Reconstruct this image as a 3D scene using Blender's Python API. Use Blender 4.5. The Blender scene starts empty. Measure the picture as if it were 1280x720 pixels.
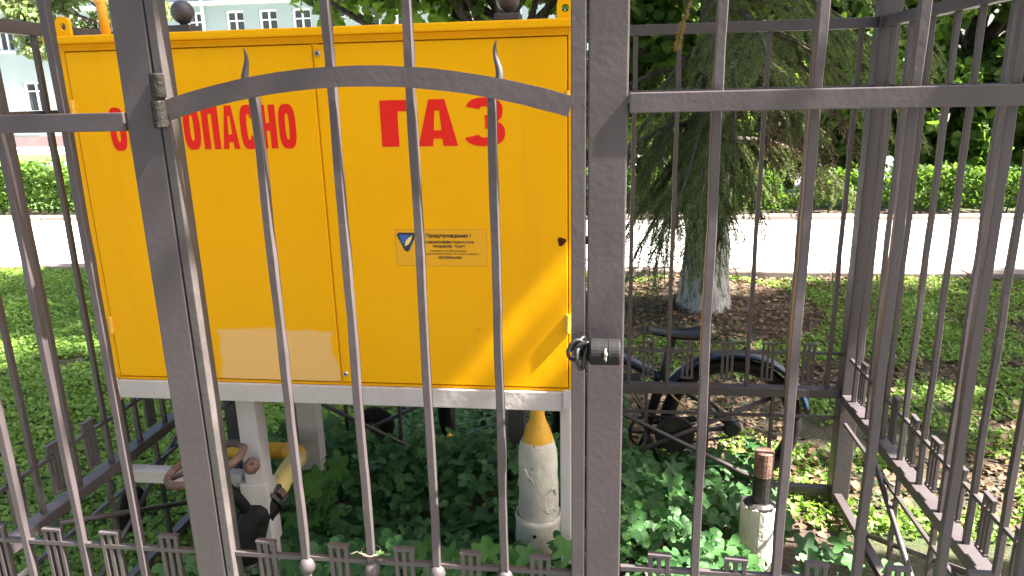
import bpy, bmesh, math, random
import numpy as np
from mathutils import Matrix, Vector

random.seed(7)
RNG = np.random.default_rng(11)
SC = bpy.context.scene
COL = SC.collection
R = math.radians

# ------------------------------------------------------------------ camera, sky, sun, exposure
cam_data = bpy.data.cameras.new('camera')
cam = bpy.data.objects.new('camera', cam_data)
COL.objects.link(cam)
cam_data.sensor_width = 36.0
cam_data.lens = 905.46 / 1280 * 36.0
cam_data.clip_start = 0.02
cam_data.clip_end = 1000
yaw, pitch, roll = R(7.4458), R(15.1874), R(-1.3429)
fwd = Vector((-math.sin(yaw) * math.cos(pitch), math.cos(yaw) * math.cos(pitch), -math.sin(pitch)))
rgt = Vector((math.cos(yaw), math.sin(yaw), 0))
upv = rgt.cross(fwd)
r2 = math.cos(roll) * rgt + math.sin(roll) * upv
u2 = -math.sin(roll) * rgt + math.cos(roll) * upv
mat = Matrix((r2, u2, -fwd)).transposed().to_4x4()
mat.translation = Vector((0, 0, 1.5))
cam.matrix_world = mat
SC.camera = cam

SUN_EL, SUN_AZ = R(50), R(-5)          # azimuth counted from +X towards +Y
world = bpy.data.worlds.new('World')
SC.world = world
world.use_nodes = True
wn = world.node_tree
wn.nodes.clear()
sky = wn.nodes.new('ShaderNodeTexSky')
sky.sky_type = 'NISHITA'
sky.sun_disc = False
sky.sun_elevation = SUN_EL
sky.sun_rotation = math.pi / 2 - SUN_AZ
sky.air_density = 1.0
sky.dust_density = 4.0
sky.ozone_density = 0.6
bg = wn.nodes.new('ShaderNodeBackground')
bg.inputs['Strength'].default_value = 0.05
wo = wn.nodes.new('ShaderNodeOutputWorld')
wn.links.new(sky.outputs[0], bg.inputs[0])
wn.links.new(bg.outputs[0], wo.inputs[0])

sun_data = bpy.data.lights.new('sun', 'SUN')
sun_data.energy = 5.0
sun_data.angle = R(0.53)
sun_data.color = (1.0, 0.94, 0.85)
sun = bpy.data.objects.new('sun', sun_data)
COL.objects.link(sun)
sdir = Vector((math.cos(SUN_EL) * math.cos(SUN_AZ), math.cos(SUN_EL) * math.sin(SUN_AZ), math.sin(SUN_EL)))
sun.rotation_euler = sdir.to_track_quat('Z', 'Y').to_euler()

SC.view_settings.view_transform = 'Standard'
SC.view_settings.look = 'None'
SC.view_settings.gamma = 1
SC.view_settings.use_curve_mapping = False
SC.view_settings.exposure = 3.2
SC.cycles.max_bounces = 8
SC.cycles.transparent_max_bounces = 8

# ------------------------------------------------------------------ materials
def new_mat(name):
    m = bpy.data.materials.new(name)
    m.use_nodes = True
    nt = m.node_tree
    b = nt.nodes['Principled BSDF']
    return m, nt, b

def N(nt, kind, **kw):
    n = nt.nodes.new(kind)
    for k, v in kw.items():
        setattr(n, k, v)
    return n

def noise(nt, scale, detail=4, rough=.55, coord='Object', mapscale=None):
    tc = N(nt, 'ShaderNodeTexCoord')
    t = N(nt, 'ShaderNodeTexNoise')
    t.inputs['Scale'].default_value = scale
    t.inputs['Detail'].default_value = detail
    t.inputs['Roughness'].default_value = rough
    if mapscale:
        mp = N(nt, 'ShaderNodeMapping')
        mp.inputs['Scale'].default_value = mapscale
        nt.links.new(tc.outputs[coord], mp.inputs[0])
        nt.links.new(mp.outputs[0], t.inputs['Vector'])
    else:
        nt.links.new(tc.outputs[coord], t.inputs['Vector'])
    return t

def ramp(nt, src, stops):
    r = N(nt, 'ShaderNodeValToRGB')
    els = r.color_ramp.elements
    while len(els) < len(stops):
        els.new(0.5)
    for e, (p, c) in zip(els, stops):
        e.position = p
        e.color = (*c, 1) if len(c) == 3 else c
    nt.links.new(src, r.inputs[0])
    return r

def mixc(nt, fac, a, b):
    m = N(nt, 'ShaderNodeMix', data_type='RGBA')
    for sock, v in ((m.inputs[0], fac), (m.inputs[6], a), (m.inputs[7], b)):
        if hasattr(v, 'is_output') or isinstance(v, bpy.types.NodeSocket):
            nt.links.new(v, sock)
        elif isinstance(v, (int, float)):
            sock.default_value = v
        else:
            sock.default_value = (*v, 1)
    return m.outputs[2]

def bump(nt, b, src, strength, dist=.01):
    n = N(nt, 'ShaderNodeBump')
    n.inputs['Strength'].default_value = strength
    n.inputs['Distance'].default_value = dist
    nt.links.new(src, n.inputs['Height'])
    nt.links.new(n.outputs[0], b.inputs['Normal'])

def paint(name, c, c2, rough=.45, scale=9, chip=None, chip_at=.70, bstr=.25, bscale=60, spec=.5, metal=0):
    m, nt, b = new_mat(name)
    n1 = noise(nt, scale, 5)
    col = ramp(nt, n1.outputs[0], [(.3, c), (.7, c2)]).outputs[0]
    if chip:
        n2 = noise(nt, 38, 6, .65)
        f = ramp(nt, n2.outputs[0], [(chip_at, (0, 0, 0)), (chip_at + .02, (1, 1, 1))]).outputs[0]
        col = mixc(nt, f, col, chip)
    nt.links.new(col, b.inputs['Base Color'])
    n3 = noise(nt, bscale, 4)
    bump(nt, b, n3.outputs[0], bstr, .004)
    rr = ramp(nt, n1.outputs[0], [(.3, (rough - .08,) * 3), (.7, (rough + .12,) * 3)])
    nt.links.new(rr.outputs[0], b.inputs['Roughness'])
    b.inputs['Specular IOR Level'].default_value = spec
    b.inputs['Metallic'].default_value = metal
    return m

M = {}
M['fence'] = paint('fence_paint', (.049, .039, .042), (.064, .052, .055), .45, 7, (.15, .13, .12), .70, .14, 70)
M['fence_rust'] = paint('fence_worn_edge', (.046, .039, .038), (.068, .058, .056), .55, 18, (.12, .10, .09), .68, .2, 90)
M['hinge_metal'] = paint('old_hinge_paint', (.011, .009, .008), (.022, .018, .016), .65, 40, (.07, .05, .04), .62, .9, 120, spec=.25)
M['iron'] = paint('black_iron', (.010, .009, .009), (.022, .019, .018), .5, 20, (.06, .03, .02), .68, .5, 60)
M['rust'] = paint('rusty_iron', (.10, .05, .035), (.19, .11, .085), .75, 30, (.05, .02, .012), .6, .9, 90)
M['dark_rust'] = paint('dark_rust', (.045, .010, .005), (.07, .018, .008), .8, 60, spec=.1)
M['notice'] = paint('notice_film', (.72, .345, .012), (.75, .37, .016), .35, 8, None, .7, .05, spec=.15)
M['sticker_edge'] = paint('notice_border', (.50, .23, .02), (.55, .26, .03), .5, 20, spec=.1)
M['white'] = paint('white_frame_paint', (.46, .405, .395), (.53, .475, .465), .5, 12, (.30, .17, .08), .73, .3, 50)
M['plaster'] = paint('white_wrap', (.50, .45, .38), (.66, .61, .53), .65, 14, (.30, .22, .15), .67, 1.0, 40)
M['yellow_pipe'] = paint('yellow_pipe_paint', (.72, .36, .02), (.80, .44, .05), .45, 14, (.20, .09, .03), .70, .4, 50)
M['pale_yellow'] = paint('faded_yellow_paint', (.78, .56, .16), (.82, .63, .24), .45, 18, (.18, .08, .04), .65, .4, 50)
M['red'] = paint('red_letter', (.68, .017, .010), (.72, .022, .014), .45, 6, None, .7, .1, spec=.15)
M['black_print'] = paint('black_print', (.02, .015, .01), (.03, .02, .012), .5, 6)
M['blue_print'] = paint('blue_print', (.012, .085, .36), (.02, .10, .42), .4, 6)
M['navy_print'] = paint('navy_print', (.012, .016, .03), (.02, .025, .04), .4, 6)
M['blue'] = paint('blue_bike_paint', (.006, .018, .045), (.010, .028, .065), .3, 6, None, .7, .05, 40, .6)
M['rubber'] = paint('black_rubber', (.007, .0065, .007), (.013, .012, .012), .6, 18, spec=.2)
M['leather'] = paint('black_saddle', (.010, .010, .012), (.017, .017, .02), .35, 18)
M['chrome'] = paint('bike_metal', (.42, .42, .42), (.55, .55, .55), .35, 12, (.2, .13, .08), .68, .1, 40, .5, .9)
M['cable'] = paint('yellow_cable', (.45, .33, .10), (.5, .38, .14), .5, 6)
M['wire'] = paint('twisted_wire', (.16, .12, .085), (.22, .17, .13), .5, 6)
M['kerb'] = paint('kerb_stone', (.17, .13, .115), (.27, .22, .20), .9, 4, (.10, .08, .07), .66, .6, 40)
M['building_wall'] = paint('turquoise_render', (.26, .32, .315), (.30, .36, .355), .9, .5, None, .7, .1, 10)
M['plinth'] = paint('brown_plinth', (.19, .12, .12), (.24, .16, .155), .9, 2)
M['trim'] = paint('white_trim', (.72, .74, .75), (.8, .81, .82), .8, 2)
M['roof'] = paint('grey_roof', (.2, .21, .22), (.26, .27, .28), .6, 2)
M['beige_tape'] = paint('pale_scratch', (.16, .145, .12), (.24, .22, .18), .6, 40)

def m_glass():
    m, nt, b = new_mat('window_glass')
    b.inputs['Base Color'].default_value = (.035, .04, .045, 1)
    b.inputs['Roughness'].default_value = .08
    b.inputs['Specular IOR Level'].default_value = .8
    return m
M['glass'] = m_glass()

def m_yellow(name, patch=None):
    m, nt, b = new_mat(name)
    n1 = noise(nt, 3.5, 5)
    col = ramp(nt, n1.outputs[0], [(.3, (.80, .375, .0005)), (.7, (.83, .40, .0008))]).outputs[0]
    # faint vertical grime
    n2 = noise(nt, 8, 4, .6, 'Object', (1.5, 1, .12))
    g = ramp(nt, n2.outputs[0], [(.56, (0, 0, 0)), (.85, (.28, .28, .28))]).outputs[0]
    col = mixc(nt, g, col, (.55, .27, .02))
    # specks
    n3 = noise(nt, 46, 3, .6)
    s = ramp(nt, n3.outputs[0], [(.765, (0, 0, 0)), (.78, (1, 1, 1))]).outputs[0]
    col = mixc(nt, s, col, (.28, .12, .02))
    if patch:
        x0, x1, z1 = patch
        tc = N(nt, 'ShaderNodeTexCoord')
        sx = N(nt, 'ShaderNodeSeparateXYZ')
        nt.links.new(tc.outputs['Object'], sx.inputs[0])
        nn = noise(nt, 14, 4, .5)
        def edge(sock, lo, wob, sign):
            a = N(nt, 'ShaderNodeMath', operation='MULTIPLY_ADD')
            nt.links.new(nn.outputs[0], a.inputs[0])
            a.inputs[1].default_value = wob
            nt.links.new(sock, a.inputs[2])
            c = N(nt, 'ShaderNodeMapRange')
            nt.links.new(a.outputs[0], c.inputs[0])
            c.inputs[1].default_value = lo + wob * .5 - .004
            c.inputs[2].default_value = lo + wob * .5 + .004
            c.inputs[3].default_value = 0 if sign > 0 else 1
            c.inputs[4].default_value = 1 if sign > 0 else 0
            return c.outputs[0]
        e1 = edge(sx.outputs[0], x0, .05, 1)
        e2 = edge(sx.outputs[0], x1, .06, -1)
        e3 = edge(sx.outputs[2], z1, .03, -1)
        mu = N(nt, 'ShaderNodeMath', operation='MULTIPLY')
        nt.links.new(e1, mu.inputs[0]); nt.links.new(e2, mu.inputs[1])
        mv = N(nt, 'ShaderNodeMath', operation='MULTIPLY')
        nt.links.new(mu.outputs[0], mv.inputs[0]); nt.links.new(e3, mv.inputs[1])
        col = mixc(nt, mv.outputs[0], col, (.76, .45, .15))
    nt.links.new(col, b.inputs['Base Color'])
    b.inputs['Roughness'].default_value = .42
    b.inputs['Specular IOR Level'].default_value = .12
    n4 = noise(nt, 5, 3, .5)
    bump(nt, b, n4.outputs[0], .12, .02)
    return m
M['yellow'] = m_yellow('yellow_cabinet_paint')
M['yellow_patch'] = m_yellow('yellow_cabinet_paint_repainted', (-1.035 + .725, -.709 + .725, .897))
M['sticker'] = paint('yellow_sticker', (.80, .378, .001), (.83, .403, .0015), .42, 3.5, None, .7, .05, spec=.12)

def m_leaf(name, dark, light, trans=.45, rough=.5, spec=.3):
    m, nt, b = new_mat(name)
    out = nt.nodes['Material Output']
    geo = N(nt, 'ShaderNodeNewGeometry')
    n1 = noise(nt, .9, 2)
    ad = N(nt, 'ShaderNodeMath', operation='MULTIPLY_ADD')
    nt.links.new(n1.outputs[0], ad.inputs[0]); ad.inputs[1].default_value = .55
    ms = N(nt, 'ShaderNodeMath', operation='MULTIPLY'); nt.links.new(geo.outputs['Random Per Island'], ms.inputs[0]); ms.inputs[1].default_value = .72
    nt.links.new(ms.outputs[0], ad.inputs[2])
    col = ramp(nt, ad.outputs[0], [(.15, dark), (.95, light)]).outputs[0]
    nt.links.new(col, b.inputs['Base Color'])
    b.inputs['Roughness'].default_value = rough
    b.inputs['Specular IOR Level'].default_value = spec
    tr = N(nt, 'ShaderNodeBsdfTranslucent')
    tcol = mixc(nt, .5, col, (light[0] * 2.0, light[1] * 1.9, light[2] * .7))
    nt.links.new(tcol, tr.inputs[0])
    mx = N(nt, 'ShaderNodeMixShader')
    mx.inputs[0].default_value = trans
    nt.links.new(b.outputs[0], mx.inputs[1]); nt.links.new(tr.outputs[0], mx.inputs[2])
    nt.links.new(mx.outputs[0], out.inputs[0])
    return m
M['linden'] = m_leaf('linden_leaf', (.020, .056, .012), (.095, .175, .030), .55)
M['pale_tree'] = m_leaf('pale_tree_leaf', (.09, .15, .06), (.24, .30, .15))
M['hedge'] = m_leaf('hedge_leaf', (.03, .08, .015), (.12, .21, .035))
M['plant'] = m_leaf('plant_leaf', (.018, .065, .022), (.065, .16, .045), .3)
M['bright_plant'] = m_leaf('young_plant_leaf', (.04, .12, .025), (.095, .215, .05), .4)
M['lawn'] = m_leaf('lawn_leaf', (.075, .16, .020), (.20, .32, .065), .4)
M['needle'] = m_leaf('spruce_needle', (.045, .082, .034), (.15, .20, .075), .4)
M['dead_needle'] = m_leaf('dry_spruce_twig', (.09, .055, .025), (.20, .13, .07), .15)
M['twig_needle'] = m_leaf('young_spruce_needle', (.16, .14, .035), (.34, .24, .07), .3)
M['litter'] = m_leaf('dead_leaf', (.05, .030, .018), (.20, .13, .078), .1, .8)
M['flower'] = paint('yellow_flower', (.7, .5, .02), (.8, .6, .05), .5)

def m_bark(name, white_to=None):
    m, nt, b = new_mat(name)
    n1 = noise(nt, 16, 6, .65, 'Object', (1, 1, .25))
    col = ramp(nt, n1.outputs[0], [(.35, (.035, .026, .02)), (.68, (.14, .105, .085))]).outputs[0]
    if white_to:
        tc = N(nt, 'ShaderNodeTexCoord'); sx = N(nt, 'ShaderNodeSeparateXYZ')
        nt.links.new(tc.outputs['Object'], sx.inputs[0])
        c = N(nt, 'ShaderNodeMapRange'); nt.links.new(sx.outputs[2], c.inputs[0])
        c.inputs[1].default_value = white_to; c.inputs[2].default_value = white_to - .05
        n2 = noise(nt, 34, 6, .7, 'Object', (1, 1, .35))
        w = ramp(nt, n2.outputs[0], [(.38, (0, 0, 0)), (.50, (.95, .95, .95))]).outputs[0]
        mu = N(nt, 'ShaderNodeMath', operation='MULTIPLY')
        nt.links.new(c.outputs[0], mu.inputs[0]); nt.links.new(w, mu.inputs[1])
        col = mixc(nt, mu.outputs[0], col, (.46, .44, .41))
    nt.links.new(col, b.inputs['Base Color'])
    b.inputs['Roughness'].default_value = .9
    bump(nt, b, n1.outputs[0], 1.0, .05)
    return m
M['bark'] = m_bark('tree_bark')
M['spruce_bark'] = m_bark('whitewashed_bark', .95)

def m_ground():
    m, nt, b = new_mat('soil')
    n1 = noise(nt, 1.3, 4)
    n2 = noise(nt, 60, 6, .7)
    a = ramp(nt, n2.outputs[0], [(.35, (.035, .024, .017)), (.7, (.13, .088, .06))]).outputs[0]
    g = ramp(nt, n2.outputs[0], [(.35, (.025, .045, .012)), (.7, (.07, .11, .03))]).outputs[0]
    f = ramp(nt, n1.outputs[0], [(.46, (0, 0, 0)), (.6, (.8, .8, .8))]).outputs[0]
    nt.links.new(mixc(nt, f, a, g), b.inputs['Base Color'])
    b.inputs['Roughness'].default_value = .95
    bump(nt, b, n2.outputs[0], .8, .03)
    return m
M['ground'] = m_ground()

def m_flat(name, c1, c2, scale=40, rough=.9, bs=.3):
    m, nt, b = new_mat(name)
    n1 = noise(nt, scale, 6, .7)
    n2 = noise(nt, .7, 4)
    a = ramp(nt, n1.outputs[0], [(.3, c1), (.7, c2)]).outputs[0]
    k = ramp(nt, n2.outputs[0], [(.35, (.85, .85, .85)), (.65, (1, 1, 1))]).outputs[0]
    mm = N(nt, 'ShaderNodeMix', data_type='RGBA', blend_type='MULTIPLY')
    mm.inputs[0].default_value = 1
    nt.links.new(a, mm.inputs[6]); nt.links.new(k, mm.inputs[7])
    nt.links.new(mm.outputs[2], b.inputs['Base Color'])
    b.inputs['Roughness'].default_value = rough
    bump(nt, b, n1.outputs[0], bs, .01)
    return m
M['path'] = m_flat('pale_path', (.50, .49, .47), (.60, .59, .57))
M['forecourt'] = m_flat('pale_paving', (.085, .082, .08), (.13, .126, .122))
M['road'] = m_flat('grey_road', (.13, .13, .145), (.18, .18, .20))
M['far_grass'] = m_flat('far_grass', (.05, .11, .02), (.09, .17, .04), 12)

# ------------------------------------------------------------------ mesh helpers
def empty(name, loc, label, cat, group=None):
    o = bpy.data.objects.new(name, None)
    COL.objects.link(o)
    o.location = loc
    o.empty_display_size = .1
    tag(o, label, cat, group)
    return o

def tag(o, label=None, cat=None, group=None, kind=None):
    if label: o['label'] = label
    if cat: o['category'] = cat
    if group: o['group'] = group
    if kind: o['kind'] = kind
    return o

def wloc(o):
    v = Vector((0, 0, 0))
    while o is not None:
        v += o.location
        o = o.parent
    return v

class MB:
    """collects world-space geometry for one mesh object"""
    def __init__(s):
        s.v = []; s.f = []
    def add(s, vs, fs):
        k = len(s.v)
        s.v += [tuple(p) for p in vs]
        s.f += [tuple(i + k for i in f) for f in fs]
        return s
    def box(s, x0, x1, y0, y1, z0, z1):
        return s.add([(x0, y0, z0), (x1, y0, z0), (x1, y1, z0), (x0, y1, z0), (x0, y0, z1), (x1, y0, z1), (x1, y1, z1), (x0, y1, z1)],
                     [(0, 3, 2, 1), (4, 5, 6, 7), (0, 1, 5, 4), (1, 2, 6, 5), (2, 3, 7, 6), (3, 0, 4, 7)])
    def ring_tube(s, rings, cap=True, closed=False):
        n = len(rings[0]); vs = [p for r in rings for p in r]; fs = []
        m = len(rings)
        for i in range(m if closed else m - 1):
            for j in range(n):
                a = i * n + j; b_ = i * n + (j + 1) % n
                c = ((i + 1) % m) * n + (j + 1) % n; d = ((i + 1) % m) * n + j
                fs.append((a, b_, c, d))
        if cap and not closed:
            fs.append(tuple(range(n - 1, -1, -1)))
            fs.append(tuple((m - 1) * n + j for j in range(n)))
        return s.add(vs, fs)
    def tube(s, pts, rad, n=10, cap=True, closed=False, square=False, twist=0):
        pts = [Vector(p) for p in pts]; rings = []
        m = len(pts)
        if not hasattr(rad, '__len__'): rad = [rad] * m
        prev = None
        for i, p in enumerate(pts):
            if closed: t = pts[(i + 1) % m] - pts[i - 1]
            else: t = pts[min(i + 1, m - 1)] - pts[max(i - 1, 0)]
            t.normalize()
            if prev is None:
                ref = Vector((0, 1, 0)) if abs(t.y) < .9 else Vector((1, 0, 0))
                a = ref - t * ref.dot(t)
            else:
                a = prev - t * prev.dot(t)
            a.normalize(); prev = a
            b_ = t.cross(a)
            rings.append([p + rad[i] * (a * math.cos(2 * math.pi * (j + .5) / n) + b_ * math.sin(2 * math.pi * (j + .5) / n)) for j in range(n)])
        return s.ring_tube(rings, cap, closed)
    def lathe(s, prof, c, n=20, axis='z'):
        """prof: list of (r, h)"""
        rings = []
        for r, h in prof:
            ring = []
            for j in range(n):
                a = 2 * math.pi * j / n
                q = (r * math.cos(a), r * math.sin(a), h)
                if axis == 'x': q = (q[2], q[0], q[1])
                elif axis == 'y': q = (q[1], q[2], q[0])
                ring.append((c[0] + q[0], c[1] + q[1], c[2] + q[2]))
            rings.append(ring)
        return s.ring_tube(rings)
    def plate(s, poly, y0, y1):
        """outline in (x, z), extruded from y0 to y1 (y0 nearer the viewer)"""
        n = len(poly)
        vs = [(x, y0, z) for x, z in poly] + [(x, y1, z) for x, z in poly]
        fs = [tuple(range(n)), tuple(range(2 * n - 1, n - 1, -1))]
        fs += [(i, i + n, (i + 1) % n + n, (i + 1) % n) for i in range(n)]
        return s.add(vs, fs)
    def build(s, name, m, parent=None, bevel=0, smooth=False, origin=None):
        o0 = wloc(parent) if parent else Vector((0, 0, 0))
        if origin is not None: o0 = Vector(origin)
        me = bpy.data.meshes.new(name)
        me.from_pydata([(v[0] - o0.x, v[1] - o0.y, v[2] - o0.z) for v in s.v], [], s.f)
        bm = bmesh.new(); bm.from_mesh(me)
        bmesh.ops.recalc_face_normals(bm, faces=bm.faces)
        if bevel:
            bmesh.ops.bevel(bm, geom=[e for e in bm.edges if len(e.link_faces) == 2 and e.calc_face_angle(0) > .6], offset=bevel, segments=2, affect='EDGES', profile=.6)
        bm.to_mesh(me); bm.free()
        me.materials.append(M[m])
        if smooth:
            me.polygons.foreach_set('use_smooth', [True] * len(me.polygons))
        o = bpy.data.objects.new(name, me)
        COL.objects.link(o)
        if parent: o.parent = parent
        if origin is not None:
            o.location = Vector(origin) - (wloc(parent) if parent else Vector((0, 0, 0)))
        return o

def npmesh(name, V, F, m, parent=None, smooth=False):
    """fast mesh from arrays; F is (n, k)"""
    me = bpy.data.meshes.new(name)
    V = np.asarray(V, np.float32)
    if parent is not None:
        o0 = wloc(parent); V = V - np.array([o0.x, o0.y, o0.z], np.float32)
    F = np.asarray(F, np.int32)
    n, k = F.shape
    me.vertices.add(len(V)); me.vertices.foreach_set('co', V.ravel())
    me.loops.add(n * k); me.loops.foreach_set('vertex_index', F.ravel())
    me.polygons.add(n); me.polygons.foreach_set('loop_start', np.arange(0, n * k, k, dtype=np.int32))
    try:
        me.polygons.foreach_set('loop_total', np.full(n, k, np.int32))
    except Exception:
        pass
    me.update(calc_edges=True)
    me.materials.append(M[m])
    o = bpy.data.objects.new(name, me)
    COL.objects.link(o)
    if parent is not None: o.parent = parent
    return o

LEAF_OVATE = (np.array([[0, 0, 0], [-.36, .28, .10], [-.30, .66, .08], [0, 1, -.08], [.30, .66, .08], [.36, .28, .10]]), np.array([[0, 3, 2, 1], [0, 5, 4, 3]]))
LEAF_ROUND = (np.array([[0, 0, 0], [-.46, .22, .08], [-.42, .66, .10], [0, .98, -.10], [.42, .66, .10], [.46, .22, .08]]), np.array([[0, 3, 2, 1], [0, 5, 4, 3]]))
LEAF_SMALL = (np.array([[0, 0, 0], [-.40, .45, .10], [0, 1, -.06], [.40, .45, .10]]), np.array([[0, 2, 1], [0, 3, 2]]))
NEEDLE = (np.array([[-.075, 0, 0], [.075, 0, 0], [0, 1, 0]]), np.array([[0, 1, 2]]))
def trifoliate():
    vs, fs = [], []
    for a, sc in ((0, 1.0), (R(78), .85), (R(-78), .85)):
        c, s_ = math.cos(a), math.sin(a)
        base = LEAF_ROUND[0] * sc * .62
        q = base.copy(); q[:, 1] += .05
        w = q.copy(); w[:, 0] = q[:, 0] * c - q[:, 1] * s_; w[:, 1] = q[:, 0] * s_ + q[:, 1] * c
        fs.append(LEAF_ROUND[1] + len(vs) * 6); vs.append(w)
    return np.concatenate(vs), np.concatenate(fs)
LEAF_TRI = trifoliate()
def lobed():
    """palmate leaf: five rounded lobes, cupped along the midrib"""
    vs = [[0, .02, 0]]
    n = 31
    for i in range(n):
        a = R(-158) + R(316) * i / (n - 1)
        w = abs(math.cos(a * 2.5 / 1.05))
        r = (.28 + .27 * w ** 1.7) * (1 + .22 * math.cos(a))
        x_, y_ = math.sin(a) * r, .12 + math.cos(a) * r * 1.05
        vs.append([x_, y_ + .12, .20 * abs(x_) - .35 * max(0, y_ - .2) ** 2])
    vs[0] = [0, .14, -.01]
    return np.array(vs), np.array([[0, i + 1, i] for i in range(1, n)])
LEAF_LOBED = lobed()

def scatter(pos, size, tmpl, up=(0, 0, 1), tilt=.6, direction=None, rng=RNG):
    """array of leaves: pos (n,3), size (n,), each turned at random; tilt = how far its normal leans from up"""
    n = len(pos); T, F = tmpl
    nrm = rng.normal(size=(n, 3)); nrm /= np.linalg.norm(nrm, axis=1)[:, None]
    nrm = np.array(up)[None, :] * (1 - tilt) + nrm * tilt
    nrm /= np.linalg.norm(nrm, axis=1)[:, None]
    d = rng.normal(size=(n, 3)) if direction is None else direction
    d = d - nrm * np.sum(d * nrm, axis=1)[:, None]
    d /= np.linalg.norm(d, axis=1)[:, None] + 1e-9
    s = np.cross(d, nrm)
    V = pos[:, None, :] + size[:, None, None] * (T[None, :, 0:1] * s[:, None, :] + T[None, :, 1:2] * d[:, None, :] + T[None, :, 2:3] * nrm[:, None, :])
    FF = F[None, :, :] + (np.arange(n) * len(T))[:, None, None]
    return V.reshape(-1, 3), FF.reshape(-1, F.shape[1])

def vnoise(x, y, s, seed=0):
    x = x * s; y = y * s
    xi = np.floor(x).astype(int); yi = np.floor(y).astype(int)
    def h(a, b): return (np.sin(a * 127.1 + b * 311.7 + seed * 17.3) * 43758.5453) % 1
    fx = x - xi; fy = y - yi
    fx = fx * fx * (3 - 2 * fx); fy = fy * fy * (3 - 2 * fy)
    return (h(xi, yi) * (1 - fx) + h(xi + 1, yi) * fx) * (1 - fy) + (h(xi, yi + 1) * (1 - fx) + h(xi + 1, yi + 1) * fx) * fy

# ------------------------------------------------------------------ setting: ground, path, road
def sheet(name, x0, x1, y0, y1, z, m):
    o = MB().add([(x0, y0, z), (x1, y0, z), (x1, y1, z), (x0, y1, z)], [(0, 1, 2, 3)]).build(name, m)
    o['kind'] = 'structure'
    return o
sheet('ground', -300, 300, -300, 300, 0, 'ground')
sheet('forecourt', -40, 40, -30, .95, .012, 'forecourt')
sheet('path', -60, 60, 5.98, 8.40, .03, 'path')
sheet('road', -90, 90, 11.2, 17.3, .02, 'road')
sheet('verge', -90, 90, 17.3, 19.6, .024, 'far_grass')
sheet('pavement', -90, 90, 19.6, 23.0, .028, 'path')
sheet('grass_strip', -60, 60, 9.5, 11.2, .012, 'far_grass')
for yk, zt in ((5.905, .062), (8.47, .075)):
    kerb = bpy.data.objects.new('kerb', None); COL.objects.link(kerb)
    kerb.location = (0, yk, 0); kerb['kind'] = 'structure'
    base = MB().box(-.495, .495, -.075, .075, -.1, zt).build('kerb_stone', 'kerb', None, .012)
    base.parent = kerb
    for k in range(-13, 10):
        o = base if k == -13 else base.copy()
        if k != -13: COL.objects.link(o)
        o.parent = kerb
        o.location = (k * 1.0 + .3, random.uniform(-.006, .006), random.uniform(-.006, .006))
        o.rotation_euler = (0, random.uniform(-.004, .004), random.uniform(-.006, .006))

# ------------------------------------------------------------------ fence pieces
def bar_mesh(z0, z1, half=.0077, seed=0, sway=.0007, ang=0.0):
    """hammered square bar standing at the origin"""
    rnd = random.Random(seed)
    mb = MB(); rings = []
    n = 22
    ph = rnd.uniform(0, 6)
    for i in range(n + 1):
        z = z0 + (z1 - z0) * i / n
        cx = sway * math.sin(ph + i * .9) + rnd.uniform(-.0005, .0005)
        cy = sway * math.cos(ph + i * 1.1)
        h = half * rnd.uniform(.93, 1.07)
        c = h * .18
        pr = [(-h, -h + c), (-h + c, -h), (h - c, -h), (h, -h + c), (h, h - c), (h - c, h), (-h + c, h), (-h, h - c)]
        ca, sa = math.cos(ang), math.sin(ang)
        rings.append([(cx + a * ca - b * sa, cy + a * sa + b * ca, z) for a, b in pr])
    mb.ring_tube(rings)
    return mb

def ornament_mesh(z0, z1, ax):
    """three short uprights between two little caps; ax = (dx, dy) along the fence"""
    mb = MB()
    px, py = -ax[1], ax[0]
    def slab(u0, u1, v0, v1, a, b):
        q = []
        for z in (a, b):
            for u, v in ((u0, v0), (u1, v0), (u1, v1), (u0, v1)):
                q.append((u * ax[0] + v * px, u * ax[1] + v * py, z))
        mb.add(q, [(0, 3, 2, 1), (4, 5, 6, 7), (0, 1, 5, 4), (1, 2, 6, 5), (2, 3, 7, 6), (3, 0, 4, 7)])
    for u in (-.0165, 0, .0165):
        slab(u - .0044, u + .0044, -.0048, .0048, z0 + .0072, z1 - .0072)
    slab(-.0222, .0222, -.006, .006, z0, z0 + .007)
    slab(-.0222, .0222, -.006, .006, z1 - .007, z1)
    return mb

def place(o, parent, x, y, z=0):
    l = wloc(parent)
    o.parent = parent
    o.location = (x - l.x, y - l.y, z - l.z)

BARS = {}
def add_bar(parent, x, y, z0, z1, name='bar', m='fence', half=.0077, var=None):
    key = (round(z0, 3), round(z1, 3), half, var if var is not None else random.randrange(5), m)
    if key not in BARS:
        BARS[key] = bar_mesh(z0, z1, half, hash(key[:4]) & 0xffff).build('bar', m).data
        bpy.data.objects.remove(bpy.data.objects[-1] if False else [o for o in COL.objects if o.data == BARS[key]][0])
    o = bpy.data.objects.new(name, BARS[key]); COL.objects.link(o)
    place(o, parent, x, y)
    o.rotation_euler = (random.uniform(-.0015, .0015), random.uniform(-.0015, .0015), random.uniform(-.06, .06))
    return o

ORN = {}
def add_ornament(parent, x, y, ax, z0, z1):
    key = (round(ax[0], 3), round(z0, 3), round(z1, 3))
    if key not in ORN:
        o = ornament_mesh(z0, z1, ax).build('ornament', 'fence', None, .0012)
        ORN[key] = o.data
    else:
        o = bpy.data.objects.new('ornament', ORN[key]); COL.objects.link(o)
    place(o, parent, x, y)
    o.rotation_euler = (0, 0, random.uniform(-.05, .05))
    return o

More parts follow.
